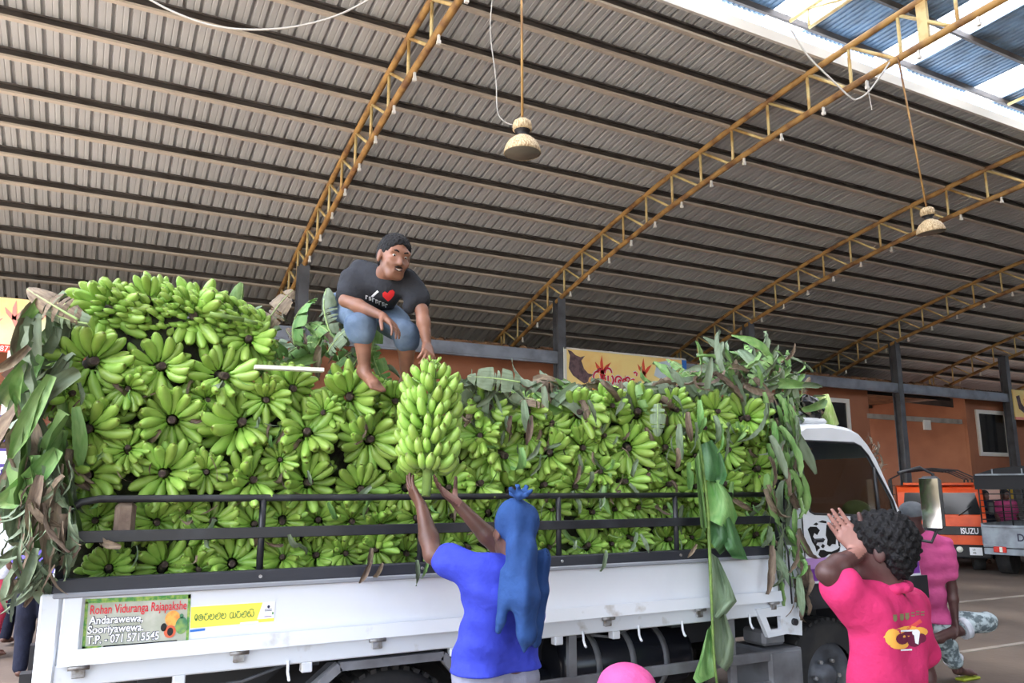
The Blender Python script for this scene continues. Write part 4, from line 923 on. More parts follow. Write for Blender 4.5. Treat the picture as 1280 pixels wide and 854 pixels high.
panel([(890, 780, 884, 788), (891, 810, 874, 826), (892, 835, 866, 848), (893, 846, 872, 856)], 5, M['leaf'])
panel([(896, 650, 914, 644), (900, 664, 928, 682), (904, 676, 935, 700), (906, 684, 916, 698)], 6, M['leaf_deep'])
for x, y, ang, m, s_ in ((868, 528, 275, 'leaf_grey', .5), (880, 522, 262, 'leaf', .5), (892, 520, 285, 'leaf_grey', .55), (860, 515, 268, 'leaf_brown', .5), (900, 530, 280, 'leaf', .5), (874, 500, 272, 'leaf', .5), (850, 530, 266, 'leaf_grey', .55), (846, 560, 275, 'leaf_brown', .4), (908, 548, 268, 'leaf_grey', .45)):
    put_leaf('ribbon', int(x * 3 + y), at_y(x, y, 3.76), ang * D2R, m, 'leaf strip hanging at the head of the long hanging leaf', 'leaf strips at the head of the long leaf', s_, U(-.3, .3), U(-.6, .6))
# (i) litter on the cab roof
for i in range(22):
    put_leaf(rl.choice(('dry', 'ribbon', 'shred')), i, at_y(U(990, 1040), U(505, 530), 3.95 + U(0, .35)), U(120, 240) * D2R, rl.choice(('leaf_brown', 'leaf_grey', 'leaf_brown')), 'leaf litter on the roof of the cab', 'leaf litter on the cab roof', U(.3, .5), U(-.8, .8), U(-1, 1))
for i in range(16):
    put_leaf(rl.choice(('dry', 'shred')), i, at_y(1082 + i * 1.2 + U(-4, 6), 552 + i * 2.6, 4.0 + U(0, .2)), U(20, 120) * D2R, 'leaf_brown', 'dead leaf caught on the front edge of the cab roof', 'dead leaves on the cab front edge', U(.22, .4), U(-.8, .8), U(-1, 1))
# cut green trunk piece and black plastic bag behind the cab roof
mb = MB(); a_, b_ = at_y(1028, 495, 4.05), at_y(1040, 532, 4.05); mb.tube([a_, a_.lerp(b_, .5), b_], [.045, .05, .052], 12)
o = tag(mb.build('cut_banana_stem', mat('fresh_stem', lin(150, 186, 92), .5, 0, lin(196, 206, 150), 18.0, stretch=(6, 6, .4)), None), 'freshly cut light green banana stem standing on the cab roof', 'stem')
mb = MB(); c_ = at_y(1010, 512, 4.05); rg = random.Random(8); vs = []; 
for i in range(9):
    for j in range(14):
        th = math.pi * i / 8; ph = 2 * math.pi * j / 14; q = .095 * (1 + .22 * math.sin(3 * ph + i) * math.sin(th) + rg.uniform(-.08, .08))
        vs.append(c_ + V((math.sin(th) * math.cos(ph) * q * 1.1, math.sin(th) * math.sin(ph) * q, math.cos(th) * q * 1.1)))
mb.add(vs, [(i * 14 + j, (i + 1) * 14 + j, (i + 1) * 14 + (j + 1) % 14, i * 14 + (j + 1) % 14) for i in range(8) for j in range(14)])
tag(mb.build('plastic_bag', mat('black_plastic', lin(22, 22, 25), .18, spec=.7)), 'crumpled shiny black plastic bag behind the cut stem', 'bag')
mb = MB(); mb.tube([at_y(968, 640, 3.8), at_y(985, 690, 3.79), at_y(990, 755, 3.78)], .006, 6); tag(mb.build('black_strap', M['black']), 'thin black strap hanging down the front corner post', 'strap')
mb = MB(); mb.bar(at_y(318, 459, 3.86), at_y(404, 463, 3.84), .05, .018); tag(mb.build('white_board', M['white_frame']), 'narrow white board lying on the bunches beside the crouching man', 'board')
mb = MB(); mb.tube([at_y(262, 392, 4.0), at_y(305, 400, 4.0)], .012, 8); mb.tube([at_y(305, 400, 4.0), at_y(322, 405, 4.0)], [.012, .008], 8); tag(mb.build('leaf_stalk', M['stalk_green']), 'pale green leaf stalk lying across the top row of the high stack', 'stalk')
mb = MB(); mb.box(at_y(156, 649, 3.90), (.085, .06, .15), .02); tag(mb.build('stem_block', M['leaf_brown']), 'brown dried stem block wedged between the rails near the rear corner', 'stem')
# ------------------------------------------------------------------ bodies as one continuous skin: distance field + surface nets
def A3(p): return np.array(p, dtype=np.float32)
def prim_d(pr, Pt):
    if pr[0] == 'cap':
        a, b, ra, rb = A3(pr[1]), A3(pr[2]), pr[3], pr[4]; ba = b - a; L2 = float(ba @ ba) + 1e-9
        tt = np.clip(((Pt - a) @ ba) / L2, 0, 1); return np.linalg.norm(Pt - a - tt[..., None] * ba, axis=-1) - (ra + (rb - ra) * tt)
    if pr[0] == 'ell':
        c, r, R = A3(pr[1]), A3(pr[2]), np.array(pr[3], dtype=np.float32); q = (Pt - c) @ R   # columns of R are the ellipsoid axes
        k0 = np.linalg.norm(q / r, axis=-1); k1 = np.linalg.norm(q / (r * r), axis=-1) + 1e-9; return k0 * (k0 - 1) / k1
    if pr[0] == 'cut': return (Pt - A3(pr[1])) @ A3(pr[2])
def sdf_eval(prims, Pt, cen=None, hd=0.0, disp=None):
    d = np.full(Pt.shape[:-1], 0.6, np.float32)
    for pr in prims:
        if pr[0] == 'cut': continue
        k = pr[-1]
        if cen is not None:
            near = prim_d(pr, cen) < hd + abs(k) + 0.02
            if not near.any(): continue
            e = prim_d(pr, Pt[near]); dd = d[near]
        else: e = prim_d(pr, Pt); dd = d
        if k >= 0:
            kk = max(k, 1e-4); h = np.clip(kk - np.abs(dd - e), 0, None) / kk; v = np.minimum(dd, e) - h * h * kk * 0.25
        else: v = np.maximum(dd, -e)
        if cen is not None: d[near] = v
        else: d = v
    if disp is not None: d = d + disp(Pt)
    for pr in prims:
        if pr[0] == 'cut': d = np.maximum(d, prim_d(pr, Pt))
    return d
def sdf_mesh(name, prims, h, disp=None):
    lo = np.full(3, 1e9); hi = -lo
    for pr in prims:
        if pr[0] == 'cut' or pr[-1] < 0: continue
        if pr[0] == 'cap': pts = [A3(pr[1]), A3(pr[2])]; r = max(pr[3], pr[4])
        else: pts = [A3(pr[1])]; r = max(pr[2])
        for q in pts: lo = np.minimum(lo, q - r - 0.04); hi = np.maximum(hi, q + r + 0.04)
    B = 8; bs = B * h; nb = np.ceil((hi - lo) / bs).astype(int) + 1; hd = bs * 0.87
    ii = np.stack(np.meshgrid(*[np.arange(n) for n in nb], indexing='ij'), -1).reshape(-1, 3)
    cen = (lo + (ii + 0.5) * bs).astype(np.float32); dc = sdf_eval(prims, cen, disp=disp)
    keep = np.abs(dc) < hd + 0.035; ii = ii[keep]; cen = cen[keep]; n = len(ii)
    off = np.stack(np.meshgrid(*[np.arange(B + 1)] * 3, indexing='ij'), -1).reshape(-1, 3)
    Pt = (lo + (ii[:, None, :] * B + off[None]) * h).astype(np.float32)
    val = sdf_eval(prims, Pt, cen, hd, disp).reshape(n, B + 1, B + 1, B + 1); ins = val < 0
    cnt = np.zeros((n, B, B, B), np.int8); cs = [(a, b, c) for a in (0, 1) for b in (0, 1) for c in (0, 1)]
    sl = lambda g, c: g[:, c[0]:c[0] + B, c[1]:c[1] + B, c[2]:c[2] + B]
    for c in cs: cnt += sl(ins, c)
    act = (cnt > 0) & (cnt < 8); w = np.argwhere(act)
    pos = np.zeros((len(w), 3)); num = np.zeros(len(w))
    for c0 in cs:
        for ax in range(3):
            if c0[ax]: continue
            c1 = list(c0); c1[ax] = 1; v0 = sl(val, c0)[act]; v1 = sl(val, c1)[act]; m = (v0 < 0) != (v1 < 0)
            tt = np.where(m, v0 / np.where(m, v0 - v1, 1), 0); p = np.array(c0, float)[None].repeat(len(w), 0); p[:, ax] += tt
            pos[m] += p[m]; num[m] += 1
    pos /= np.maximum(num, 1)[:, None]; gc = ii[w[:, 0]] * B + w[:, 1:]; verts = lo + (gc + pos) * h
    N = (nb * B + 2).astype(np.int64); key = lambda g: ((g[:, 0] + 1) * N[1] + (g[:, 1] + 1)) * N[2] + g[:, 2] + 1
    K = key(gc.astype(np.int64)); od = np.argsort(K); Ks = K[od]; faces = []
    for ax in range(3):
        s1 = [slice(0, B)] * 3; s2 = list(s1); s2[ax] = slice(1, B + 1)
        a, b = ins[(slice(None), *s1)], ins[(slice(None), *s2)]
        for sgn in (0, 1):
            e = np.argwhere((a & ~b) if sgn == 0 else (~a & b))
            if not len(e): continue
            g = (ii[e[:, 0]] * B + e[:, 1:]).astype(np.int64); u, v = (ax + 1) % 3, (ax + 2) % 3; q = []
            for du, dv in ((-1, -1), (0, -1), (0, 0), (-1, 0)):
                gg = g.copy(); gg[:, u] += du; gg[:, v] += dv; kx = key(gg); px = np.searchsorted(Ks, kx); px = np.minimum(px, len(Ks) - 1)
                q.append(np.where(Ks[px] == kx, od[px], -1))
            q = np.stack(q, 1); q = q[(q >= 0).all(1)]; faces.append(q if sgn == 0 else q[:, ::-1])
    F = np.concatenate(faces); me = bpy.data.meshes.new(name)
    me.vertices.add(len(verts)); me.vertices.foreach_set('co', verts.astype(np.float32).ravel())
    me.loops.add(F.size); me.loops.foreach_set('vertex_index', F.astype(np.int32).ravel())
    me.polygons.add(len(F)); me.polygons.foreach_set('loop_start', np.arange(0, F.size, 4, dtype=np.int32)); me.polygons.foreach_set('use_smooth', np.ones(len(F), bool))
    me.update(calc_edges=True); me.validate(); return me

def cap(a, b, ra, rb=None, k=0.02): return ('cap', V(a), V(b), ra, ra if rb is None else rb, k)
def hand(wr, fd, pn, side, curl, size=1.0, spread=0.10, thumb=(0.7, 0.5)):
    """five fingers: wrist, finger direction, palm normal, side (+1: thumb on fd x pn side), curl per finger"""
    fd = V(fd).normalized(); pn = V(pn); pn = (pn - fd * pn.dot(fd)).normalized(); sdv = fd.cross(pn) * side; s = size; out = []
    kn = []
    for i, (sx, fl) in enumerate(((0.030, .088), (0.010, .090), (-0.010, .088), (-0.029, .080))):
        q = wr + (fd * fl + sdv * sx) * s; kn.append(q); out.append(cap(wr + (fd * .012 + sdv * sx * .55) * s, q, .0155 * s, .0125 * s, .012))
    for i, (q, ln) in enumerate(zip(kn, (.072, .082, .076, .060))):
        d0 = (fd + sdv * spread * (1.5 - i)).normalized(); c = curl[i + 1]; p = q; a = c * .5
        for sg, rr in ((.46, .0088), (.31, .008), (.25, .0072)):
            dd = d0 * math.cos(a) + pn * math.sin(a); p2 = p + dd * ln * sg * s; out.append(cap(p, p2, rr * s, rr * .93 * s, .003)); p = p2; a += c * .55
    tb = wr + (fd * .028 + sdv * .028) * s; td = (fd * thumb[0] + sdv * .75 + pn * thumb[1]).normalized(); t2 = tb + td * .042 * s
    td2 = (td + fd * .5 - sdv * .25 + pn * curl[0] * .4).normalized(); t3 = t2 + td2 * .032 * s; t4 = t3 + td2 * .026 * s
    out += [cap(wr + (fd * .015 + sdv * .012) * s, t2, .017 * s, .0115 * s, .01), cap(t2, t3, .0105 * s, .0098 * s, .004), cap(t3, t4, .0098 * s, .0085 * s, .003)]
    return out
def frame(face, up):
    f = V(face).normalized(); u = V(up); u = (u - f * u.dot(f)).normalized(); s = f.cross(u); return MX((s, f, u)).transposed()
def head_prims(c, R, s=1.0, face=True):
    """c centre of the skull; R columns: side, face, up"""
    q = lambda x, y, z: V(c) + R @ V((x, y, z)) * s; RR_ = [list(r) for r in R]
    e = lambda p, r, k: ('ell', p, [x * s for x in r], RR_, k)
    out = [e(q(0, -.012, .022), (.074, .094, .088), .02), e(q(0, .022, -.045), (.058, .068, .072), .03), cap(q(-.022, .058, -.098), q(.022, .058, -.098), .022 * s, .022 * s, .03)]
    if face:
        out += [cap(q(0, .082, -.005), q(0, .104, -.036), .009 * s, .0135 * s, .008), cap(q(-.012, .092, -.038), q(.012, .092, -.038), .008 * s, .008 * s, .006),
                cap(q(-.045, .074, .022), q(.045, .074, .022), .012 * s, .012 * s, .02), cap(q(-.042, .064, -.034), q(-.028, .072, -.046), .019 * s, .019 * s, .02), cap(q(.042, .064, -.034), q(.028, .072, -.046), .019 * s, .019 * s, .02),
                cap(q(-.02, .085, -.066), q(.02, .085, -.066), .0075 * s, .0075 * s, .008), cap(q(-.017, .084, -.079), q(.017, .084, -.079), .008 * s, .008 * s, .008)]
        out += [('ell', q(sx * .031, .088, .004), [.013 * s, .011 * s, .0065 * s], RR_, -0.001) for sx in (-1, 1)]
    for sx in (-1, 1): out.append(('ell', q(sx * .079, -.008, -.012), [.010 * s, .022 * s, .034 * s], RR_, .008))
    return out
def torso(J, g=0.0, k=0.06, lo=0.0):
    nk, pv, sl_, sr, hl, hr = (V(J[x]) for x in ('neck', 'pelvis', 'sl', 'sr', 'hl', 'hr')); sh = (sr - sl_); hp = (hr - hl); out = []
    mid = V(J['chest']) if 'chest' in J else nk.lerp(pv, .4)
    def P_(t):   # quadratic spine
        return nk * (1 - t) * (1 - t) + mid * 2 * t * (1 - t) + pv * t * t
    W = J.get('w', 1.0)
    for t, wf, r in ((.10, .36, .070), (.30, .27, .098), (.52, .20, .098), (.74, .21, .094), (1.0, .30, .098)):
        dr = sh.lerp(hp * (sh.length / max(hp.length, .01)), t); c = P_(t); out.append(cap(c - dr * wf * .9, c + dr * wf * .9, (r + g) * W, (r + g) * W, k))
    return out
def body(J, headR, hs=1.0, hands_=(), face=True, feet=True, hscale=1.0, W=1.0):
    p = torso(J); nk, hd = V(J['neck']), V(J['head']); p.append(cap(nk - V((0, 0, .02)), hd + headR @ V((0, -.02, -.06)) * hs, .056, .052, .03)); p += head_prims(hd, headR, hs, face)
    for s_ in ('l', 'r'):
        if 'e' + s_ in J: p += [cap(J['s' + s_], J['e' + s_], .050 * W, .040 * W, .03), cap(J['e' + s_], V(J['e' + s_]).lerp(V(J['w' + s_]), .35), .041 * W, .043 * W, .015), cap(V(J['e' + s_]).lerp(V(J['w' + s_]), .35), J['w' + s_], .043 * W, .026 * W, .015)]
        if 'k' + s_ in J: p += [cap(J['h' + s_], J['k' + s_], .080 * W, .056 * W, .04), cap(J['k' + s_], V(J['k' + s_]).lerp(V(J['a' + s_]), .3), .055 * W, .056 * W, .02), cap(V(J['k' + s_]).lerp(V(J['a' + s_]), .3), J['a' + s_], .056 * W, .036 * W, .02)]
        if feet and 't' + s_ in J:
            a, t_ = V(J['a' + s_]), V(J['t' + s_]); dn = V((0, 0, -.04)); f = (t_ - a); f = V((f.x, f.y, f.z)); sd2 = f.cross(V((0, 0, 1))).normalized()
            p += [cap(a + dn * .6 - f * .18, t_ - f * .32, .030, .030, .03)] + [cap(t_ - f * .42 + sd2 * q * .8, t_ - f * (.02 + abs(q + .02) * 2.2) + sd2 * q, .012, .0095, .010) for q in (-.034, -.017, 0, .016, .033)]
    for h in hands_: p += h
    return p
def folds(seed, amp, fr, dirv):
    r = np.random.RandomState(seed); ks = [(A3(dirv) * fr * r.uniform(.6, 1.6) + r.normal(0, fr * .35, 3)).astype(np.float32) for _ in range(5)]; ph = r.uniform(0, 6.28, 5)
    def f(Pt):
        o = 0.0
        for kv, p in zip(ks, ph): o = o + np.sin(Pt @ kv + p)
        return (o * amp / 2.5).astype(np.float32)
    return f
def curly(amp, fr, seed=0):
    def f(Pt): return (amp * np.sin(Pt[..., 0] * fr + seed) * np.sin(Pt[..., 1] * fr * 1.1 + 1) * np.sin(Pt[..., 2] * fr * .93 + 2)).astype(np.float32)
    return f
def shirt(J, hem, hem_n, sleeves=.62, g=.016, seed=1, amp=.006, W=1.0, collar=None, sg=.018):
    """hem: point and outward normal of the cut; sleeves end part-way down the upper arm"""
    p = torso(J, g, .07)
    for s_ in ('l', 'r'):
        if 'e' + s_ in J:
            a, b = V(J['s' + s_]), V(J['e' + s_]); e = a.lerp(b, sleeves); p.append(cap(a, e, (.052 + sg) * W, (.052 + sg * 1.3) * W, .05))
    for h in ('hl', 'hr'): p.append(cap(V(J[h]).lerp(V(J['pelvis']), .3), V(J[h]) + (V(hem) - V(J['pelvis'])) * .9 + V((0, 0, -.08)), .09 * J.get('w', 1) + g, .094 * J.get('w', 1) + g, .07))
    # flat hem and flat sleeve mouths
    return p + [('cut', hem, hem_n)]
def sleeve_cut(J, prims, t_):
    return prims
SKIN = lambda n, c, c2: mat(n, c, 0.45, 0.0, c2, 8.0, (0.35, .7), 0.05, 120, spec=.45)
M['skin_dark'] = SKIN('dark_brown_skin', lin(104, 72, 62), lin(84, 58, 50)); M['skin_mid'] = SKIN('brown_skin', lin(148, 104, 84), lin(118, 82, 66)); M['skin_boy'] = SKIN('deep_brown_skin', lin(86, 58, 56), lin(70, 46, 44))
def fabric(n, c, c2, b=.7, s=7.0, rough=.85): return mat(n, c, rough, 0.0, c2, s, (0.35, .7), b, 13, spec=.2)
M['tee_black'] = fabric('charcoal_jersey', lin(54, 56, 62), lin(42, 43, 48)); M['denim'] = fabric('blue_denim', lin(116, 134, 156), lin(78, 96, 122)); M['hair'] = mat('black_hair', lin(14, 13, 15), .6, 0, lin(22, 21, 24), 30.0, bump=.5, bscale=90, spec=.25)
M['tee_blue'] = fabric('royal_blue_jersey', lin(64, 76, 194), lin(50, 60, 168)); M['cloth_blue'] = fabric('blue_head_cloth', lin(46, 78, 134), lin(34, 60, 108)); M['grey_short'] = fabric('grey_cotton', lin(150, 152, 170), lin(126, 128, 146))
M['pink'] = fabric('hot_pink_jersey', lin(204, 54, 108), lin(188, 44, 96)); M['pink2'] = fabric('rose_pink_jersey', lin(206, 92, 148), lin(188, 76, 132)); M['camo'] = mat('camouflage_cotton', lin(92, 104, 110), .9, 0, lin(176, 190, 196), 16.0, (.45, .55), .2, 80)
M['navy'] = fabric('navy_trouser', lin(36, 40, 58), lin(26, 28, 42)); M['white_cloth'] = fabric('white_cotton', lin(214, 216, 226), lin(190, 194, 206)); M['violet'] = fabric('violet_cotton', lin(112, 104, 196), lin(92, 84, 170)); M['redcloth'] = fabric('rose_head_cloth', lin(206, 72, 98), lin(176, 52, 80)); M['olive'] = fabric('olive_cap', lin(150, 146, 92), lin(124, 120, 72))
M['tooth'] = mat('teeth', lin(226, 220, 208), .4); M['eye_white'] = mat('eye_white', lin(214, 208, 200), .3); M['iris'] = mat('dark_iris', lin(24, 16, 14), .2); M['lip'] = mat('mouth_dark', lin(76, 38, 36), .5); M['capgrey'] = fabric('grey_cap', lin(112, 118, 124), lin(90, 94, 100)); M['heart'] = mat('red_heart_print', lin(214, 40, 44), .7); M['maroon'] = mat('maroon_print', lin(104, 22, 58), .7); M['amber'] = mat('amber_print', lin(242, 176, 76), .7); M['slipper'] = mat('yellow_green_slipper', lin(150, 160, 40), .6)
def paint_palm(o, wr, fd, pn, m):
    """paler skin on the palm side of a hand"""
    me = o.data
    if m.name not in [x.name for x in me.materials]: me.materials.append(m)
    k_ = len(me.materials) - 1; fd = V(fd).normalized(); pn = V(pn).normalized(); wr = V(wr)
    for p_ in me.polygons:
        d = p_.center - wr; a = d.dot(fd)
        if -.01 < a < .22 and (d - fd * a).length < .062 and p_.normal.dot(pn) > .2: p_.material_index = k_
M['palm'] = SKIN('pale_palm_skin', lin(152, 110, 100), lin(134, 94, 86))
def person(label, base): return thing('person', label, 'person', base)
def part(t_, name, prims, h, m, disp=None): return link(name, sdf_mesh(name, prims, h, disp), m, t_)
def decal(poly, surf_pts, m, name, parent): pass

# ---------------- man in blue reaching up
D0 = 3.36
J = dict(head=at_d(641, 662, D0 + .04), neck=at_d(637, 712, D0 + .02), pelvis=at_d(619, 832, D0 + .02), sl=at_d(598, 716, D0 - .06), sr=at_d(668, 722, D0 + .12), hl=at_d(597, 846, D0 - .03), hr=at_d(643, 846, D0 + .08),
         el=at_d(541, 693, D0 + .02), wl=at_d(527, 633, D0 + .16), er=at_d(622, 682, D0 + .34), wr=at_d(571, 629, D0 + .33))
J['sr'] = at_d(664, 718, D0 + .14); J['er'] = at_d(628, 690, D0 + .33)
gz = lambda p, z: V((p.x, p.y, z))
J['kl'] = gz(J['hl'] + V((-.02, .03, 0)), .47); J['al'] = gz(J['hl'] + V((-.02, 0, 0)), .09); J['tl'] = J['al'] + V((-.08, .17, -.055)); J['kr'] = gz(J['hr'] + V((.02, .02, 0)), .47); J['ar'] = gz(J['hr'] + V((.03, -.01, 0)), .09); J['tr'] = J['ar'] + V((-.05, .18, -.055))
fc = (at_d(600, 655, D0 + .30) - J['head']); HR = frame((fc.x, fc.y, .05), (0, 0, 1))
hl_ = hand(J['wl'], at_d(508, 601, D0 + .22) - J['wl'], (at_d(560, 612, D0 + .25) - J['wl']), 1, (.3, .35, .3, .35, .4), 1.0, .18)
hr_ = hand(J['wr'], at_d(540, 604, D0 + .30) - J['wr'], V((0, -.35, 1)), 1, (.2, .35, .4, .45, .5), 1.0, .14, (.15, .9))
t_ = person('man in a blue shirt with a blue head cloth reaching up for a bunch', gz(J['pelvis'], 0))
bo = part(t_, 'body', body(J, HR, .98, (hl_, hr_)), .0055, M['skin_dark']); paint_palm(bo, J['wr'], at_d(540, 604, D0 + .30) - J['wr'], V((0, -.6, 1)), M['palm'])
pr = shirt(J, J['pelvis'] + V((0, 0, -.015)), (0, 0, -1), .62, .020, 1)
part(t_, 'shirt', pr, .0075, M['tee_blue'], folds(4, .011, 30, (.3, .3, 1)))
tp_ = [cap(J['hl'], J['kl'], .100, .088, .05), cap(J['hr'], J['kr'], .100, .088, .05), cap(J['hl'], J['hr'], .100, .100, .05), cap(J['kl'], J['kl'] + V((0, 0, -.06)), .088, .09, .03), cap(J['kr'], J['kr'] + V((0, 0, -.06)), .088, .09, .03)]
part(t_, 'shorts', tp_, .010, M['grey_short'], folds(5, .010, 30, (.5, .5, .6)))
q = lambda x, y, dz=0.0: at_d(x, y, D0 + dz); HRl = [list(r) for r in HR]
cl = [('ell', J['head'] + HR @ V((0, -.028, .034)), [.095, .112, .105], HRl, .03), cap(q(652, 690, -.10), q(654, 745, -.16), .078, .070, .06), cap(q(672, 700, .0), q(668, 780, -.03), .05, .04, .06), cap(q(654, 745, -.16), q(656, 790, -.16), .062, .040, .05), cap(q(656, 790, -.16), q(655, 815, -.15), .036, .010, .03),
      cap(q(632, 715, -.13), q(627, 775, -.17), .032, .016, .04), cap(q(627, 775, -.17), q(622, 788, -.17), .014, .006, .02), cap(q(676, 740, -.02), q(672, 800, -.04), .034, .022, .04)]
cl.append(('ell', J['head'] + HR @ V((0, .11, -.05)), [.072, .075, .12], HRl, -.001))
def drape(Pt):
    u = Pt @ A3(RGT); v = Pt[..., 2]; return (.009 * np.sin(u * 46 + v * 7) + .0045 * np.sin(u * 84 - v * 11 + 1)).astype(np.float32) * np.clip((1.72 - v) * 3, .25, 1)
hc_ = part(t_, 'head_cloth', cl, .006, M['cloth_blue'], drape)
kn = [('ell', q(650, 619, -.02), [.030, .030, .018], [[1, 0, 0], [0, 1, 0], [0, 0, 1]], .01)] + [cap(q(650, 621, -.02), q(650 + 13 * math.cos(a), 617 - 6 * math.sin(a) - 3, -.02 + .03 * math.sin(a * 2)), .012, .010, .006) for a in [i * .9 for i in range(7)]]
part(hc_, 'knot', kn, .005, M['cloth_blue'], curly(.004, 160))
mb = MB(); mb.tube([q(664, 812, .04), q(668, 822, .02), q(664, 836, .02), q(660, 826, .04)], .006, 6, closed=True); mb.build('wrist_watch', M['steel'], t_)

# ---------------- boy in pink shading his eyes
D1 = 2.72
J = dict(head=at_d(1100, 686, D1), neck=at_d(1108, 744, D1 - .01), pelvis=at_d(1112, 905, D1 + .02), w=.80, sl=at_d(1072, 758, D1 - .08), sr=at_d(1138, 764, D1 + .11), hl=at_d(1092, 925, D1 - .05), hr=at_d(1130, 925, D1 + .07),
         el=at_d(1034, 716, D1 - .10), wl=at_d(1076, 690, D1 - .02), er=at_d(1156, 845, D1 + .10), wr=at_d(1150, 900, D1 + .02))
for s_, dx in (('l', -.02), ('r', .03)): J['k' + s_] = gz(J['h' + s_] + V((dx, .03, 0)), .43); J['a' + s_] = gz(J['h' + s_] + V((dx, 0, 0)), .085); J['t' + s_] = J['a' + s_] + V((-.1, .14, -.05))
fc = RGT * -1.0 + V((FWD.x, FWD.y, 0)) * .62; HR = frame((fc.x, fc.y, .08), (0, 0, 1))
hd_ = hand(J['wl'], at_d(1046, 652, D1 + .02) - J['wl'], -V((FWD.x, FWD.y, 0)) * 1.0 + UPV * -.15, 1, (.1, .18, .15, .15, .2), .95, .02, (.75, .25))
hd2 = hand(J['wr'], V((0, 0, -1)), RGT * -1, 1, (.4, .5, .5, .5, .5), .92)
t_ = person('boy in a bright pink T-shirt shading his eyes with a raised hand', gz(J['pelvis'], 0))
bo = part(t_, 'body', body(J, HR, .94, (hd_, hd2), W=.88), .0055, M['skin_boy']); paint_palm(bo, J['wl'], at_d(1046, 652, D1 + .02) - J['wl'], -V((FWD.x, FWD.y, 0)), M['palm'])
pr = shirt(J, J['pelvis'] + V((0, 0, -.05)), (0, 0, -1), .50, .018, 2)
part(t_, 'shirt', pr, .007, M['pink'], folds(9, .010, 30, (.6, .2, .8)))
nc_ = J['neck'] + HR @ V((0, -.005, .022)); colr = [cap(nc_ + HR @ V((.064 * math.cos(q_ * .5236), .062 * math.sin(q_ * .5236), -.016 * math.sin(q_ * .5236))), nc_ + HR @ V((.064 * math.cos((q_ + 1) * .5236), .062 * math.sin((q_ + 1) * .5236), -.016 * math.sin((q_ + 1) * .5236))), .017, .017, .01) for q_ in range(12)]
part(t_, 'collar', colr, .006, M['pink'])
tp_ = [cap(J['hl'], J['kl'], .095, .075, .05), cap(J['hr'], J['kr'], .095, .075, .05), cap(J['hl'], J['hr'], .098, .098, .05), cap(J['kl'], J['al'] + V((0, 0, .05)), .075, .06, .03), cap(J['kr'], J['ar'] + V((0, 0, .05)), .075, .06, .03)]
part(t_, 'trousers', tp_, .012, M['navy'])
HRl = [list(r) for r in HR]; hq = lambda x, y, z: J['head'] + HR @ V((x, y, z)) * .94
ha = [('ell', hq(0, -.02, .045), [.092, .108, .092], HRl, .02), ('ell', hq(0, -.062, -.01), [.078, .058, .088], HRl, .03), ('ell', hq(0, .062, .075), [.068, .036, .042], HRl, .03), ('ell', hq(0, .13, -.02), [.085, .085, .085], HRl, -.001)]
part(t_, 'hair', ha, .006, M['hair'], curly(.011, 150))
BOY = (J, HR, t_)

# ---------------- man crouching on the load
D2 = 4.15
J = dict(head=at_d(493, 321, D2 - .10), neck=at_d(474, 347, D2 + .02), chest=at_d(466, 358, D2 + .02), pelvis=at_d(449, 386, D2 + .30), sl=at_d(508, 352, D2 - .0), sr=at_d(449, 346, D2 + .08), hl=at_d(470, 388, D2 + .28), hr=at_d(441, 385, D2 + .28),
         er=at_d(432, 376, D2 - .06), wr=at_d(478, 395, D2 - .18), el=at_d(527, 388, D2 - .06), wl=at_d(534, 432, D2 - .12), kr=at_d(452, 406, D2 - .10), ar=at_d(456, 463, D2 - .10), tr=at_d(474, 489, D2 - .24), kl=at_d(508, 416, D2 + .0), al=at_d(508, 476, D2 + .12), tl=at_d(522, 494, D2 - .02))
fc = V((0, 0, CAM_H)) - J['head']; HR = frame(V((fc.x, fc.y, fc.z * .95)).normalized() + RGT * .42, V((0, 0, 1)) + RGT * .10)
h1 = hand(J['wr'], at_d(498, 412, D2 - .24) - J['wr'], V((-.2, .1, -1)), -1, (.4, .6, .55, .5, .5), .98, .16)
J['w'] = .84
h2 = hand(J['wl'], at_d(536, 450, D2 - .26) - J['wl'], V((-.2, .9, -.2)), 1, (.7, 1.1, 1.1, 1.1, 1.1), .98, .05)
t_ = person('smiling man in a black T-shirt and denim shorts crouching barefoot on the load', at_y(455, 480, 4.1))
part(t_, 'body', body(J, HR, 1.0, (h1, h2), W=.82), .006, M['skin_mid'])
hem = J['pelvis'] + V((0, .0, .02)); hn = (J['pelvis'] - J['neck']).normalized()
pr = torso(J, .018, .07)
for s_, tt in (('l', .66), ('r', .72)): a, b = V(J['s' + s_]), V(J['e' + s_]); e = a.lerp(b, tt); pr += [cap(a, e, .062, .068, .05)]
pr += [('cut', J['pelvis'] - hn * .02, hn)]
ts = part(t_, 'shirt', pr, .0065, M['tee_black'], folds(14, .011, 34, (.6, .2, .8)))
sh_ = torso(J, .016)[-1:] + [cap(J['hl'], J['hr'], .09, .09, .05), cap(J['hl'], V(J['hl']).lerp(J['kl'], .98), .088, .072, .05), cap(J['hr'], V(J['hr']).lerp(J['kr'], 1.0), .088, .072, .05), cap(J['kr'], V(J['kr']).lerp(J['ar'], .16), .070, .072, .03), cap(J['kl'], V(J['kl']).lerp(J['al'], .16), .070, .072, .03)]
part(t_, 'denim_shorts', sh_, .0075, M['denim'], folds(15, .010, 34, (.6, .4, .6)))
HRl = [list(r) for r in HR]; hq = lambda x, y, z: J['head'] + HR @ V((x, y, z))
ha = [('ell', hq(0, -.018, .040), [.082, .100, .084], HRl, .02), ('ell', hq(0, -.058, -.005), [.074, .054, .075], HRl, .03), ('ell', hq(0, .115, -.012), [.078, .09, .082], HRl, -.001), ('ell', hq(.08, .02, -.07), [.04, .06, .05], HRl, -.001), ('ell', hq(-.08, .02, -.07), [.04, .06, .05], HRl, -.001)]
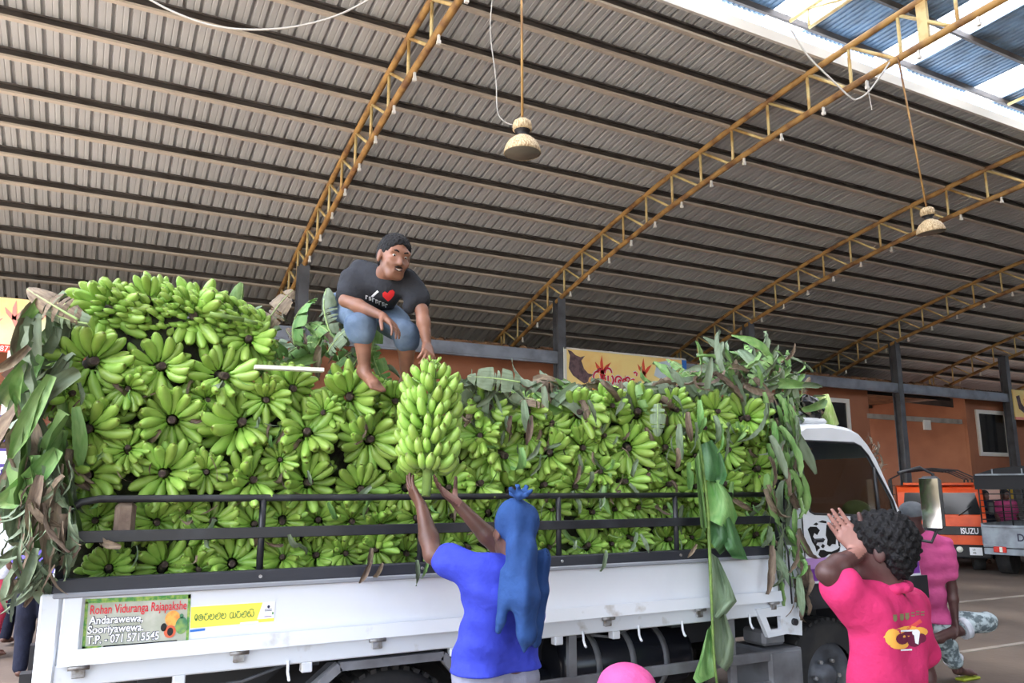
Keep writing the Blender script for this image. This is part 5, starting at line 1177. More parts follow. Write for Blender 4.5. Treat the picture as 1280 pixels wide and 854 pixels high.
part(t_, 'hair', ha, .005, M['hair'], curly(.004, 200))
for sx in (-1, 1):
    mb = MB(); mb.lathe([(0, -.007), (.006, -.0045), (.0095, -.0015), (.0095, .0015), (.006, .0045), (0, .005)], hq(sx * .031, .0745, .001), HR @ V((0, 0, 1)), 12); ey = mb.build('eye', M['eye_white'], t_)
    mb = MB(); mb.lathe([(0.005, 0), (.004, .002), (0, .003)], hq(sx * .031 + .001, .0825, -.001), HR @ V((0, 1, 0)), 10); mb.build('iris', M['iris'], ey)
    mb = MB(); mb.tube([hq(sx * .014, .090, .020), hq(sx * .030, .090, .026), hq(sx * .047, .078, .021)], [.0035, .0045, .0025], 6); mb.build('eyebrow', M['hair'], t_)
mb = MB(); mb.tube([hq(-.034, .078, -.060), hq(-.016, .091, -.0695), hq(0, .0945, -.072), hq(.016, .091, -.0695), hq(.034, .078, -.060)], [.0025, .0055, .006, .0055, .0025], 6); mo_ = mb.build('mouth', M['lip'], t_)
mb = MB(); mb.tube([hq(-.024, .0885, -.0655), hq(0, .0985, -.0705), hq(.024, .0885, -.0655)], [.002, .0036, .002], 6); mb.build('teeth', M['tooth'], mo_)
mb = MB(); mb.tube([hq(-.026, .087, -.060), hq(-.01, .0975, -.056), hq(.01, .0975, -.056), hq(.026, .087, -.060)], [.002, .004, .004, .002], 6); mb.build('moustache', M['hair'], t_)
TOP = (J, HR, t_, ts)

# ---------------- man in pink with one knee raised, beyond the cab
D3 = 6.75
J = dict(head=at_d(1139, 646, D3), neck=at_d(1150, 668, D3), pelvis=at_d(1166, 776, D3 + .02), sl=at_d(1182, 682, D3 - .10), sr=at_d(1142, 680, D3 + .10), hl=at_d(1175, 782, D3 - .06), hr=at_d(1160, 782, D3 + .08), el=at_d(1190, 735, D3 - .12), wl=at_d(1194, 776, D3 - .18),
         kl=at_d(1234, 776, D3 - .12), al=at_d(1172, 797, D3 - .22), tl=at_d(1152, 800, D3 - .22), kr=at_d(1180, 818, D3 + .04), ar=at_d(1200, 852, D3 + .1), tr=at_d(1218, 866, D3 + .06), er=at_d(1136, 730, D3 + .14), wr=at_d(1142, 770, D3 + .1))
J['ar'] = gz(J['ar'], .09); J['tr'] = J['ar'] + V((.16, -.05, -.05)); J['kr'] = J['hr'].lerp(J['ar'], .5) + V((.04, 0, 0))
fc = RGT * -.6 + V((FWD.x, FWD.y, 0)) * .9; HR = frame((fc.x, fc.y, -.1), (0, 0, 1))
h1 = hand(J['wl'], V((0.02, -.02, -1)), RGT * -1, 1, (.4, .5, .5, .5, .5), .95)
t_ = person('man in a rose pink shirt and camouflage trousers with one leg drawn up', gz(J['ar'], 0))
part(t_, 'body', body(J, HR, .96, (h1,)), .009, M['skin_boy'])
pr = shirt(J, J['pelvis'] + V((0, 0, -.005)), (0, 0, -1), .62, .02, 3); part(t_, 'shirt', pr, .010, M['pink2'], folds(19, .010, 26, (.4, .2, 1)))
tp_ = [cap(J['hl'], J['hr'], .105, .105, .05), cap(J['hl'], J['kl'], .10, .075, .05), cap(J['kl'], V(J['kl']).lerp(J['al'], .45), .072, .075, .05), cap(J['hr'], J['kr'], .105, .092, .05), cap(J['kr'], V(J['kr']).lerp(J['ar'], .55), .092, .085, .03)]
part(t_, 'trousers', tp_, .011, M['camo'], folds(20, .011, 26, (.5, .5, .6)))
for a, b in ((V(J['kl']).lerp(J['al'], .42), V(J['kl']).lerp(J['al'], .52)), (V(J['kr']).lerp(J['ar'], .54), V(J['kr']).lerp(J['ar'], .62))): mb = MB(); mb.tube([a, b], [.086, .084], 16, True); mb.build('turned_cuff', M['white_cloth'], t_)
HRl = [list(r) for r in HR]; hq = lambda x, y, z: J['head'] + HR @ V((x, y, z))
part(t_, 'cap', [('ell', hq(0, -.012, .048), [.092, .108, .082], HRl, .01), cap(hq(-.03, .10, .035), hq(.03, .10, .035), .022, .022, .03)], .009, M['capgrey'])
mb = MB(); mb.box(J['tr'] + V((-.09, .02, -.028)), (.24, .09, .022), .008); mb.build('slipper', M['slipper'], t_)

# ---------------- simpler figures further off
def standing(label, px, py_foot, z_h, face_deg, shirt_m, leg_m, skin, cap_m=None, D=None, h=.018, hair=True):
    """upright figure on the ground: feet point, height, facing"""
    ft = at_d(px, py_foot, D) if D else None
    if D: ft = gz(ft, 0)
    else: d = ray(px, py_foot); ft = V((0, 0, CAM_H)) + d * (-CAM_H / d.z)
    s = z_h / 1.65; f = V((math.sin(math.radians(face_deg)), math.cos(math.radians(face_deg)), 0)); sd_ = f.cross(V((0, 0, 1))); q = lambda x, y, z: ft + sd_ * x * s + f * y * s + V((0, 0, z * s))
    J = dict(head=q(0, .02, 1.53), neck=q(0, -.01, 1.37), pelvis=q(0, 0, .90), sl=q(-.17, 0, 1.33), sr=q(.17, 0, 1.33), hl=q(-.09, 0, .86), hr=q(.09, 0, .86), el=q(-.22, -.02, 1.06), er=q(.22, -.02, 1.06), wl=q(-.21, .08, .83), wr=q(.21, .08, .83), kl=q(-.1, .03, .47), kr=q(.1, -.02, .47), al=q(-.1, 0, .09), ar=q(.1, -.05, .09), tl=q(-.12, .17, .03), tr=q(.12, .12, .03))
    R = frame(f, (0, 0, 1)); t_ = person(label, ft)
    part(t_, 'body', body(J, R, s, (hand(J['wl'], V((0, 0, -1)), sd_, 1, (.4,) * 5, s), hand(J['wr'], V((0, 0, -1)), -sd_, -1, (.4,) * 5, s)), W=s), h, M[skin])
    part(t_, 'shirt', shirt(J, J['pelvis'] + V((0, 0, -.06)), (0, 0, -1), .65, .02), h, M[shirt_m])
    part(t_, 'trousers', [cap(J['hl'], J['hr'], .105 * s, None, .05), cap(J['hl'], J['kl'], .1 * s, .08 * s, .05), cap(J['hr'], J['kr'], .1 * s, .08 * s, .05), cap(J['kl'], J['al'] + V((0, 0, .03)), .08 * s, .065 * s, .03), cap(J['kr'], J['ar'] + V((0, 0, .03)), .08 * s, .065 * s, .03)], h, M[leg_m])
    Rl = [list(r) for r in R]; part(t_, 'head_cloth' if cap_m else 'hair', [('ell', J['head'] + R @ V((0, -.018, .042)) * s, [.09 * s, .108 * s, .085 * s], Rl, .01), ('ell', J['head'] + R @ V((0, .12, -.01)) * s, [.08 * s, .09 * s, .08 * s], Rl, -.001)], h * .8, M[cap_m or 'hair'])
    return t_
standing('man in a white shirt and navy trousers walking behind the rear corner', 16, 808, 1.55, 30, 'white_cloth', 'navy', 'skin_dark', h=.012)
standing('woman in a white top with a rose head cloth behind the rear corner', -14, 822, 1.5, 60, 'white_cloth', 'redcloth', 'skin_dark', 'redcloth', h=.012)
standing('person in violet with dark trousers standing close behind the tailboard', 38, 850, 1.5, 10, 'violet', 'navy', 'skin_dark', h=.012)
standing('person in a pale pink shirt standing beyond the caged truck', 1264, 690, 1.62, 210, 'pink2', 'navy', 'skin_dark', D=17.5, h=.02)
standing('person in dark clothes beside the pale pink shirt beyond the caged truck', 1238, 690, 1.6, 200, 'navy', 'navy', 'skin_dark', D=17.8, h=.02)
standing('person in a white shirt beyond the corner of the caged truck', 1228, 690, 1.5, 160, 'white_cloth', 'navy', 'skin_dark', D=17.2, h=.02)
# driver in the cab
c_ = at_d(1072, 646, 5.95); J = dict(head=c_, neck=c_ + V((-.02, .01, -.17)), pelvis=V((4.56, c_.y, 1.14)), sl=c_ + V((-.03, -.17, -.22)), sr=c_ + V((-.03, .19, -.22)), hl=V((4.58, c_.y - .09, 1.14)), hr=V((4.58, c_.y + .09, 1.14)), el=c_ + V((.06, -.20, -.42)), er=c_ + V((.06, .22, -.42)), wl=V((4.90, c_.y - .1, 1.32)), wr=V((4.90, c_.y + .12, 1.32)), kl=V((4.95, c_.y - .1, 1.12)), kr=V((4.95, c_.y + .1, 1.12)), al=V((5.0, c_.y - .1, .95)), ar=V((5.0, c_.y + .1, .95)))
HR = frame((1, 0, 0), (0, 0, 1)); t_ = person('person in an olive cap sitting inside the truck cab', V((4.56, c_.y, 1.05)))
part(t_, 'body', body(J, HR, .95, (), feet=False), .012, M['skin_dark']); part(t_, 'shirt', shirt(J, J['pelvis'], (0, 0, -1), .6, .018), .013, M['navy'])
part(t_, 'trousers', [cap(J['hl'], J['kl'], .09, .075, .04), cap(J['hr'], J['kr'], .09, .075, .04), cap(J['hl'], J['hr'], .1, .1, .04), cap(J['kl'], J['al'], .07, .06, .04), cap(J['kr'], J['ar'], .07, .06, .04)], .014, M['navy'])
part(t_, 'cap', [('ell', c_ + HR @ V((0, -.01, .05)), [.095, .11, .075], [list(r) for r in HR], .01), cap(c_ + HR @ V((-.05, .12, .03)), c_ + HR @ V((.05, .12, .03)), .018, .018, .05)], .010, M['olive'])
# child with a pink cap just reaching into view
c_ = at_d(781, 878, 2.6); t_ = None
J = dict(head=c_, neck=c_ + V((0, 0, -.15)), pelvis=c_ + V((0, 0, -.50)), sl=c_ + V((-.12, .06, -.19)), sr=c_ + V((.12, -.06, -.19)), hl=c_ + V((-.07, .03, -.52)), hr=c_ + V((.07, -.03, -.52)), el=c_ + V((-.17, .05, -.38)), er=c_ + V((.17, -.1, -.38)), wl=c_ + V((-.15, .12, -.52)), wr=c_ + V((.15, -.02, -.52)), kl=c_ + V((-.08, .05, -.74)), kr=c_ + V((.08, -.02, -.74)))
for s_ in 'lr': J['a' + s_] = gz(J['k' + s_], .07); J['t' + s_] = J['a' + s_] + V((-.04, .12, -.04))
HR = frame((-.4, .9, 0), (0, 0, 1)); t_ = person('child in a pink cap standing in front of the fuel tank', gz(c_, 0))
part(t_, 'body', body(J, HR, .92, (), W=.66), .012, M['skin_dark']); J2 = dict(J); part(t_, 'shirt', [pp if pp[0] == 'cut' else pp for pp in shirt(J, J['pelvis'], (0, 0, -1), .6, -.012, W=.75)], .012, M['white_cloth'])
part(t_, 'shorts', [cap(J['hl'], J['kl'], .07, .06, .04), cap(J['hr'], J['kr'], .07, .06, .04), cap(J['hl'], J['hr'], .07, .07, .04)], .012, M['navy'])
part(t_, 'cap', [('ell', c_ + HR @ V((0, -.01, .05)), [.086, .100, .075], [list(r) for r in HR], .01), cap(c_ + HR @ V((-.04, .11, .02)), c_ + HR @ V((.04, .11, .02)), .014, .014, .05)], .008, M['pink2'])
# ------------------------------------------------------------------ prints on the shirts, laid on the cloth surface
from mathutils.bvhtree import BVHTree
def on_cloth(obj, polys, m, name, parent, lift=.0035):
    """flat print made of pixel-surveyed polygons, each laid onto the cloth below it"""
    me = obj.data; bv = BVHTree.FromPolygons([v.co for v in me.vertices], [tuple(p.vertices) for p in me.polygons]); mb = MB(); C0 = V((0, 0, CAM_H))
    for pl_ in polys:
        cx = sum(p[0] for p in pl_) / len(pl_); cy = sum(p[1] for p in pl_) / len(pl_); vs = []; n = len(pl_)
        for k_ in (1.0, .66, .33, 0.0):
            for (x, y) in (pl_ if k_ else [(cx, cy)]):
                d = ray(cx + (x - cx) * k_, cy + (y - cy) * k_).normalized(); h_ = bv.ray_cast(C0, d)
                vs.append((h_[0] - d * lift) if h_[0] is not None else None)
        ok = [v for v in vs if v is not None]
        if not ok: continue
        vs = [v if v is not None else ok[0] for v in vs]
        fs = [(r * n + j, r * n + (j + 1) % n, (r + 1) * n + (j + 1) % n, (r + 1) * n + j) for r in (0, 1) for j in range(n)] + [(2 * n + j, 2 * n + (j + 1) % n, 3 * n) for j in range(n)]
        mb.add(vs, fs, True)
    return mb.build(name, m, parent)
def oval(cx, cy, rx, ry, n=12, a=0): return [(cx + rx * math.cos(2 * math.pi * i / n) * math.cos(a) - ry * math.sin(2 * math.pi * i / n) * math.sin(a), cy + rx * math.cos(2 * math.pi * i / n) * math.sin(a) + ry * math.sin(2 * math.pi * i / n) * math.cos(a)) for i in range(n)]
def quad(x, y, w_, h_, sk=0.0): return [(x, y + h_), (x + w_, y + h_ + sk * w_), (x + w_, y + sk * w_), (x, y)]
tee = TOP[3]
on_cloth(tee, [[(485, 377), (478.5, 371), (478, 366.5), (481, 364.5), (484.5, 366.5), (487, 363.5), (491, 362.5), (493.3, 365), (492.5, 369.5), (489, 374)]], M['heart'], 'heart_print', tee)
on_cloth(tee, [[(463.5, 370.5), (466, 372), (473.5, 365), (471.5, 363)]], M['white_text'], 'lettering', tee)
lt = []
for i in range(7): x = 457 + i * 4.1; y = 369 + i * 1.75; lt += [quad(x, y, 1.1, 5.0, .3), quad(x, y, 3.0, 1.0, .3), quad(x + (1.9 if i % 2 else 0), y + 2.3, 1.1, 2.6, .3)]
on_cloth(tee, lt, M['white_text'], 'lettering', tee)
boyS = [c for c in BOY[2].children if c.name.startswith('shirt')][0]
M['splash_warm'] = mat('orange_red_print', lin(224, 84, 76), .7)
M['khaki_print'] = mat('khaki_print', lin(126, 122, 84), .7)
tx = []
for x, y in ((1119, 773), (1127.5, 772), (1134, 771)): tx += [oval(x, y, 2.6, 4.4), quad(x - 2.6, y - 4.4, 5.0, 1.6, -.05)]
for x, y in ((1141, 768), (1147, 766.5), (1153, 767)): tx += [quad(x - 2, y - 2.5, 4.4, 1.8, -.05), quad(x - 2, y + 1.2, 4.4, 1.6, -.05)]
on_cloth(boyS, tx, M['khaki_print'], 'lettering', boyS)
on_cloth(boyS, [[(1132, 786), (1150, 774), (1153, 778), (1138, 789)]], M['splash_warm'], 'back_print', boyS)
on_cloth(boyS, [oval(1116, 797, 10, 11), oval(1132, 790, 16, 7, 12, -.2), oval(1124, 806, 12, 6), oval(1150, 790, 10, 6), [(1104, 797), (1112, 788), (1114, 800)]], M['amber'], 'back_print', boyS)
on_cloth(boyS, [oval(1128, 799, 8, 7), oval(1143, 801, 9, 8), oval(1152, 798, 6, 6), oval(1136, 792, 8, 3)], M['maroon'], 'back_print', boyS, .006)
on_cloth(boyS, [oval(1145, 791, 5, 4), [(1142, 790), (1150, 790), (1148, 806), (1144, 804)], quad(1126, 788, 16, 2.2, -.05), quad(1126, 812, 14, 2, -.05)], M['white_text'], 'back_print', boyS, .008)
mb = MB(); Jt, HRt = TOP[0], TOP[1]; hq = lambda x, y, z: Jt['neck'] + HRt @ V((x, y, z))
mb = MB(); C0 = V((0, 0, CAM_H)); bvt = BVHTree.FromPolygons([v.co for v in tee.data.vertices], [tuple(p.vertices) for p in tee.data.polygons])
def cl_pt(x, y, lift=.006): d = ray(x, y).normalized(); h_ = bvt.ray_cast(C0, d); return (h_[0] - d * lift) if h_[0] is not None else at_d(x, y, 4.05)
mb.tube([cl_pt(477, 341), cl_pt(482, 344), cl_pt(488, 348)], .0045, 6); mb.build('neck_band', M['yellow_stk'], TOP[2])

# ------------------------------------------------------------------ pendant lamps
M['lamp_dirt'] = mat('dusty_lamp_cream', lin(214, 196, 160), .7, 0, lin(138, 106, 70), 22.0, (.4, .65), .1, 60, stretch=(6, 6, 1)); M['lamp_glass'] = mat('dusty_lamp_glass', lin(120, 116, 104), .4)
def lamp(bot, top, lab):
    t_ = thing('pendant_lamp', lab, 'lamp', bot, 'pendant lamps on rods'); ax = (V(top) - V(bot)).normalized(); b = V(bot)
    mb = MB(); prof = [(.172, 0), (.176, .004), (.172, .03), (.158, .075), (.13, .12), (.09, .155), (.062, .17), (.058, .175)]
    n = 48; dv, s_, u_ = basis(ax); vs = []
    for r, z in prof:
        for j in range(n): a = 2 * math.pi * j / n; rr = r * (1 + (.012 if j % 2 else 0)); vs.append(b + dv * z + (s_ * math.cos(a) + u_ * math.sin(a)) * rr)
    mb.add(vs, [(i * n + j, (i + 1) * n + j, (i + 1) * n + (j + 1) % n, i * n + (j + 1) % n) for i in range(len(prof) - 1) for j in range(n)], True); mb.build('reflector', M['lamp_dirt'], t_)
    mb = MB(); mb.lathe([(0, .012), (.165, .012), (.168, .004), (.165, .001), (0, .001)], b, ax, 32); mb.build('lamp_glass', M['lamp_glass'], t_)
    mb = MB(); mb.lathe([(.058, .17), (.05, .19), (.05, .215), (.075, .225), (.078, .235)], b, ax, 24); mb.build('neck', M['chassis'], t_)
    mb = MB(); mb.lathe([(.078, .232), (.092, .238), (.092, .29), (.082, .32), (.055, .34), (.02, .348), (0, .35)], b, ax, 28); mb.build('gear_housing', M['lamp_dirt'], t_)
    mb = MB(); mb.tube([b + ax * .34, V(top)], .013, 8); mb.build('rod', M['rust'], t_); return t_
l1 = at_y(653, 192, 6.1); lamp(l1, (3.35, 6.1, zb(6.1)), 'dusty pendant lamp hanging in front of the roof above the man in black')
l2 = at_y(1164, 291, 6.1); lamp(l2, (9.16, 6.12, zb(6.12)), 'dusty pendant lamp on a leaning rod above the truck cab')
def cable(pts, r, m, lab): mb = MB(); mb.tube(pts, r, 6); tag(mb.build('cable', m), lab, 'cable')
def smooth(pts, n=6):
    P_ = [V(p) for p in pts]; o = []
    for i in range(len(P_) - 1):
        a, b, c, d = P_[max(i - 1, 0)], P_[i], P_[i + 1], P_[min(i + 2, len(P_) - 1)]
        for k_ in range(n): s = k_ / n; o.append(.5 * ((2 * b) + (c - a) * s + (2 * a - 5 * b + 4 * c - d) * s * s + (3 * b - a - 3 * c + d) * s ** 3))
    return o + [P_[-1]]
cable(smooth([at_d(x, y, 8.0) for x, y in ((178, -6), (215, 14), (262, 31), (310, 37), (365, 34), (420, 20), (466, -3))]), .011, M['wire'], 'pale cable sagging below the roof over the rear of the truck')
cable(smooth([at_d(x, y, 7.0) for x, y in ((616, -8), (613, 40), (620, 100), (622, 140), (632, 153), (641, 156))]), .005, M['wire'], 'thin looped flex beside the pendant lamp over the man in black')
cable(smooth([at_d(x, y, 10.0) for x, y in ((988, 36), (1010, 70), (1038, 98), (1062, 121), (1072, 124), (1088, 112), (1112, 78))]), .012, M['wire'], 'loose cable looping under the truss beside the roof monitor')
cable(smooth([at_d(x, y, 10.0) for x, y in ((1083, 100), (1086, 118), (1090, 138))]), .006, M['wire'], 'short flex with a bare socket hanging from the truss')

# ------------------------------------------------------------------ banners and shop signs
M['banner'] = mat('orange_yellow_banner', lin(255, 228, 150), .6, 0, lin(248, 186, 104), 1.1, (.42, .7)); M['banner_pale'] = mat('pale_cream_banner', lin(250, 238, 196), .6, 0, lin(250, 220, 150), 1.3); M['splash'] = mat('red_splash_print', lin(228, 88, 62), .6); M['splash_pink'] = mat('pink_splash_print', lin(240, 150, 136), .6)
M['grey_print'] = mat('grey_animal_print', lin(112, 88, 92), .6, 0, lin(70, 52, 58), 9.0); M['sky_print'] = mat('pale_blue_print', lin(206, 222, 232), .6); M['purple_sign'] = mat('purple_sign', lin(86, 66, 150), .6); M['wood_brown'] = mat('brown_board', lin(96, 70, 58), .8)
def sheet(x0, x1, z0, z1, y, m, name, parent=None): mb = MB(); mb.box(((x0 + x1) / 2, y, (z0 + z1) / 2), (x1 - x0, .03, z1 - z0)); return mb.build(name, m, parent)
def blob(pts, y, m, name, parent): mb = MB(); mb.prism(pts, (0, y, 0), XA, ZAx, .004); return mb.build(name, m, parent)
def splash(cx, cz, s, y, m, parent, a0=0):
    for i, (dx, dz) in enumerate(((0, 1), (.7, .75), (-.6, .8), (.25, -.7))):
        q = V((dx, dz)).normalized(); pn_ = V((-q.y, q.x)); L = s * (1 - .12 * i)
        blob([(cx + pn_.x * .10 * s, cz + pn_.y * .10 * s), (cx + q.x * L * .6 + pn_.x * .12 * s, cz + q.y * L * .6 + pn_.y * .12 * s), (cx + q.x * L, cz + q.y * L), (cx + q.x * L * .5 - pn_.x * .07 * s, cz + q.y * L * .5 - pn_.y * .07 * s), (cx - pn_.x * .10 * s, cz - pn_.y * .10 * s)], y, m, 'red_splash', parent)
YB = 14.862
bn = sheet(9.28, 12.75, 3.86, 4.76, YB, M['banner'], 'banner'); tag(bn, 'yellow and orange banner with red letters and a grey animal head, on the centre column', 'banner')
sheet(9.22, 9.29, 3.84, 4.78, YB - .005, M['white_frame'], 'banner_edge', bn); sheet(9.22, 12.75, 4.74, 4.78, YB - .005, M['white_frame'], 'banner_edge', bn)
for cx, cz, s in ((10.25, 4.25, .42), (11.45, 4.3, .4), (10.0, 3.98, .2), (12.3, 4.3, .3), (10.9, 4.0, .25)): splash(cx, cz, s, YB - .02, M['splash'], bn)
blob([(9.32, 4.72), (9.38, 4.6), (9.34, 4.3), (9.45, 4.15), (9.62, 4.05), (9.75, 3.98), (9.85, 4.02), (9.88, 4.12), (10.0, 4.2), (9.86, 4.22), (9.75, 4.32), (9.68, 4.5), (9.78, 4.62), (9.66, 4.58), (9.52, 4.62), (9.42, 4.7)], YB - .022, M['grey_print'], 'animal_head_print', bn)
blob([(11.75, 4.3), (12.0, 4.2), (12.4, 4.35), (12.5, 4.55), (12.2, 4.7), (11.85, 4.62)], YB - .02, M['sky_print'], 'pale_print', bn)
sheet(12.62, 12.75, 4.45, 4.74, YB - .02, M['blue_stk'], 'blue_patch', bn)
def circ(cx, cy, rx, ry, a0, a1, n=16): return [(cx + rx * math.cos(math.radians(a0 + (a1 - a0) * i / n)), cy - ry * math.sin(math.radians(a0 + (a1 - a0) * i / n))) for i in range(n + 1)]
SIN = [circ(370, 360, 34, 44, 65, 400), [(366, 318), (380, 306), (398, 298), (416, 296)],
       circ(445, 372, 22, 36, 100, 330), circ(490, 372, 24, 36, 190, 430), [(466, 392), (467, 340)], circ(470, 318, 30, 34, 190, 0),
       circ(562, 374, 30, 34, 20, 330), circ(572, 382, 12, 14, 0, 360),
       circ(617, 376, 17, 18, 0, 360), circ(645, 372, 34, 34, 200, 380), circ(648, 366, 20, 24, 20, 170),
       circ(700, 380, 22, 26, 60, 330), [(706, 304), (722, 296), (736, 306), (730, 326)]]
SIN = [[(10.0 + (x - 334) * .00308, 4.0 - (y - 408) * .00303) for x, y in s_] for s_ in SIN]
for wd_, m_, dy in ((.075, 'white_text', -.020), (.046, 'red_text', -.024)):
    mb = MB()
    for s_ in SIN: stroke(mb, s_, wd_, (0, YB + dy, 0), XA, ZAx)
    mb.build('lettering', M[m_], bn)
lb = sheet(-3.2, -.55, 3.80, 4.70, YB, M['banner_pale'], 'banner'); tag(lb, 'pale cream banner with pink splashes beyond the rear corner leaves', 'banner')
for cx, cz, s in ((-1.30, 4.35, .32), (-1.05, 4.25, .3), (-.8, 4.4, .3), (-1.6, 4.2, .25)): splash(cx, cz, s, YB - .02, M['splash_pink'], lb)
mb = sheet(-3.2, -1.02, 3.80, 3.93, YB - .008, M['splash'], 'red_strip', lb); sheet(-1.02, -.55, 3.80, 3.93, YB - .008, M['blue_stk'], 'blue_strip', lb)
text_on('748728/38', .13, (-1.56, YB - .03, 3.815), (1, 0, 0), (0, 0, 1), M['white_text'], lb, width=.5); text_on('N', .13, (-.95, YB - .03, 3.815), (1, 0, 0), (0, 0, 1), M['white_text'], lb)
text_on('R', .3, (-1.0, YB - .03, 3.95), (1, 0, 0), (0, 0, 1), M['red_text'], lb, bold=.01)
mb = MB(); mb.box((-1.22, 14.85, 3.2), (.22, .1, 1.25)); tag(mb.build('white_post', M['white_frame']), 'white post below the pale cream banner', 'post')
mb = MB(); mb.box((-1.24, 14.78, 3.44), (.2, .04, .2), 0, MX.Rotation(.7, 3, 'Y')); tag(mb.build('brown_plate', M['wood_brown']), 'small brown diamond plate on the white post', 'plate')
sg_ = sheet(-3.0, -.98, 1.72, 2.78, 14.78, M['purple_sign'], 'shop_sign'); tag(sg_, 'purple shop sign with white oval badges behind the rear corner leaves', 'sign')
for cz, rz in ((2.42, .15), (2.12, .1)): mb = MB(); mb.prism([(-1.22 + .28 * math.cos(i * .314), cz + rz * math.sin(i * .314)) for i in range(20)], (0, 14.762, 0), XA, ZAx, .004); mb.build('oval_badge', M['white_text'], sg_)
text_on('Wi', .22, (-1.32, 14.755, 2.35), (1, 0, 0), (0, 0, 1), M['purple_sign'], sg_, bold=.01)
sinhala_line(['na', 'e', 'ra'], -1.3, 1.8, .17, .03, (0, 14.755, 0), XA, ZAx, M['white_text'], sg_)
rbn = sheet(26.45, 29.2, 3.84, 4.82, YB, M['banner'], 'banner'); tag(rbn, 'orange and yellow banner fixed to the column by the white framed window', 'banner')
sheet(26.45, 29.2, 3.84, 3.92, YB - .01, M['splash_pink'], 'banner_edge', rbn)
for cx, cz, s in ((27.2, 4.3, .4), (27.9, 4.25, .4), (28.5, 4.3, .4)): splash(cx, cz, s, YB - .02, M['splash'], rbn)
blob([(26.6, 4.6), (26.7, 4.2), (27.0, 4.05), (27.05, 4.2), (26.85, 4.4), (26.8, 4.65)], YB - .022, M['grey_print'], 'animal_head_print', rbn)
ysg = sheet(26.0, 28.6, .5, 2.2, 15.285, mat('yellow_shop_board', lin(226, 196, 66), .7), 'shop_board'); tag(ysg, 'yellow board on the orange wall beyond the caged truck', 'board')
mb = MB(); mb.prism([(27.2 + .3 * math.cos(i * .5), 1.5 + .35 * math.sin(i * .5)) for i in range(13)], (0, 15.27, 0), XA, ZAx, .004); mb.build('dark_print', M['decal_black'], ysg)
pk = sheet(24.8, 25.9, .2, 2.0, 15.32, mat('pale_pink_curtain', lin(228, 190, 176), .9), 'shop_curtain'); tag(pk, 'pale pink panel beside the yellow board', 'panel')

# ------------------------------------------------------------------ parked orange truck (front towards the yard)
M['orange_paint'] = mat('orange_truck_paint', lin(232, 88, 34), .35, 0, lin(206, 70, 26), 3.0, coat=.3); M['yel_plate'] = mat('yellow_plate', lin(242, 206, 48), .5); M['grey_paint'] = mat('grey_truck_paint', lin(150, 160, 172), .5, 0, lin(116, 122, 132), 4.0); M['canvas'] = mat('black_canvas', lin(36, 37, 42), .8); M['lamp_red'] = mat('red_tail_lens', lin(200, 36, 30), .25); M['lamp_clear'] = mat('clear_lens', lin(232, 232, 224), .15)
def local(t_):
    def f(name, m, mb, parent=None): return link(name, mb.mesh(name), m, parent or t_, world=False)
    return f
ot = thing('parked_truck', 'orange cab truck parked facing the yard beyond the white cab', 'truck', (0, 0, 0)); oc = at_d(1177, 640, 16.0); ot.location = (oc.x, oc.y, 0); ot.rotation_euler.z = -math.radians(52); L = local(ot); W2 = .78
b = MB(); b.prism([(0, .5), (0, .9), (.03, 1.09), (.20, 1.56), (.28, 1.66), (.45, 1.70), (1.25, 1.70), (1.32, 1.62), (1.32, .5)], (-W2, 0, 0), (0, 1, 0), (0, 0, 1), -2 * W2); cabo = L('cab', M['orange_paint'], b)
b = MB(); b.add([(-W2 + .07, .028, 1.12), (W2 - .07, .028, 1.12), (W2 - .14, .19, 1.55), (-W2 + .14, .19, 1.55)], [(0, 1, 2, 3)]); L('windscreen', M['glass_dark'], b)
b = MB(); b.tube([(0, .02, 1.12), (0, .16, 1.55)], .012, 6); L('screen_bar', M['black'], b)
for x in (-.35, .3): b = MB(); b.tube([(x, .0, 1.1), (x + .25, .06, 1.28)], .008, 6); L('wiper', M['black'], b)
b = MB(); b.box((0, -.01, .80), (2 * W2 - .06, .03, .17), .01); gr = L('grille', M['black'], b)
me = text_mesh('ISUZU', .16, bold=.004); 
for v in me.vertices: v.co = V((.30 + v.co.x * .72, -.03, .745 + v.co.y))
link('lettering', me, M['white_text'], ot, world=False)
b = MB(); b.box((0, -.04, .40), (2 * W2 + .06, .1, .26), .03); L('bumper', M['chassis'], b)
b = MB(); b.box((.53, -.10, .41), (.22, .012, .15)); L('number_plate', M['white_text'], b)
for k_ in range(2):
    me = text_mesh('48', .06) if k_ else text_mesh('LB', .05)
    for v in me.vertices: v.co = V((.47 + v.co.x, -.108, (.36 if k_ else .425) + v.co.y))
    link('lettering', me, M['decal_black'], ot, world=False)
for x in (-.64, .25): b = MB(); b.lathe([(.06, 0), (.055, .02), (.0, .03)], (x, -.09, .44), (0, -1, 0), 20); hl2 = L('headlamp', M['lamp_clear'], b)
for x in (-W2 - .1, W2 + .1): b = MB(); b.box((x, -.02, 1.25), (.12, .05, .26), .02); mm_ = L('side_mirror', M['black'], b); b = MB(); b.tube([(x * .9, .1, 1.2), (x, -.02, 1.12)], .01, 6); L('mirror_arm', M['black'], b)
for x in (-.62, .62): b = MB(); b.cyl((x - .1, .55, .33), (x + .1, .55, .33), .33, n=24); L('front_wheel', M['rubber'], b)
b = MB(); b.box((0, 3.0, .8), (1.7, 3.2, .5)); L('cargo_body', M['orange_paint'], b)
for x in (-.7, .7): b = MB(); b.cyl((x - .12, 3.6, .33), (x + .12, 3.6, .33), .33, n=24); L('rear_wheel', M['rubber'], b)
for y in (1.5, 2.3, 3.1, 3.9): b = MB(); b.tube([(-.84, y, 1.0), (-.84, y, 1.85), (-.5, y, 2.03), (0, y, 2.08), (.5, y, 2.03), (.84, y, 1.85), (.84, y, 1.0)], .018, 6); L('cage_hoop', M['black'], b)
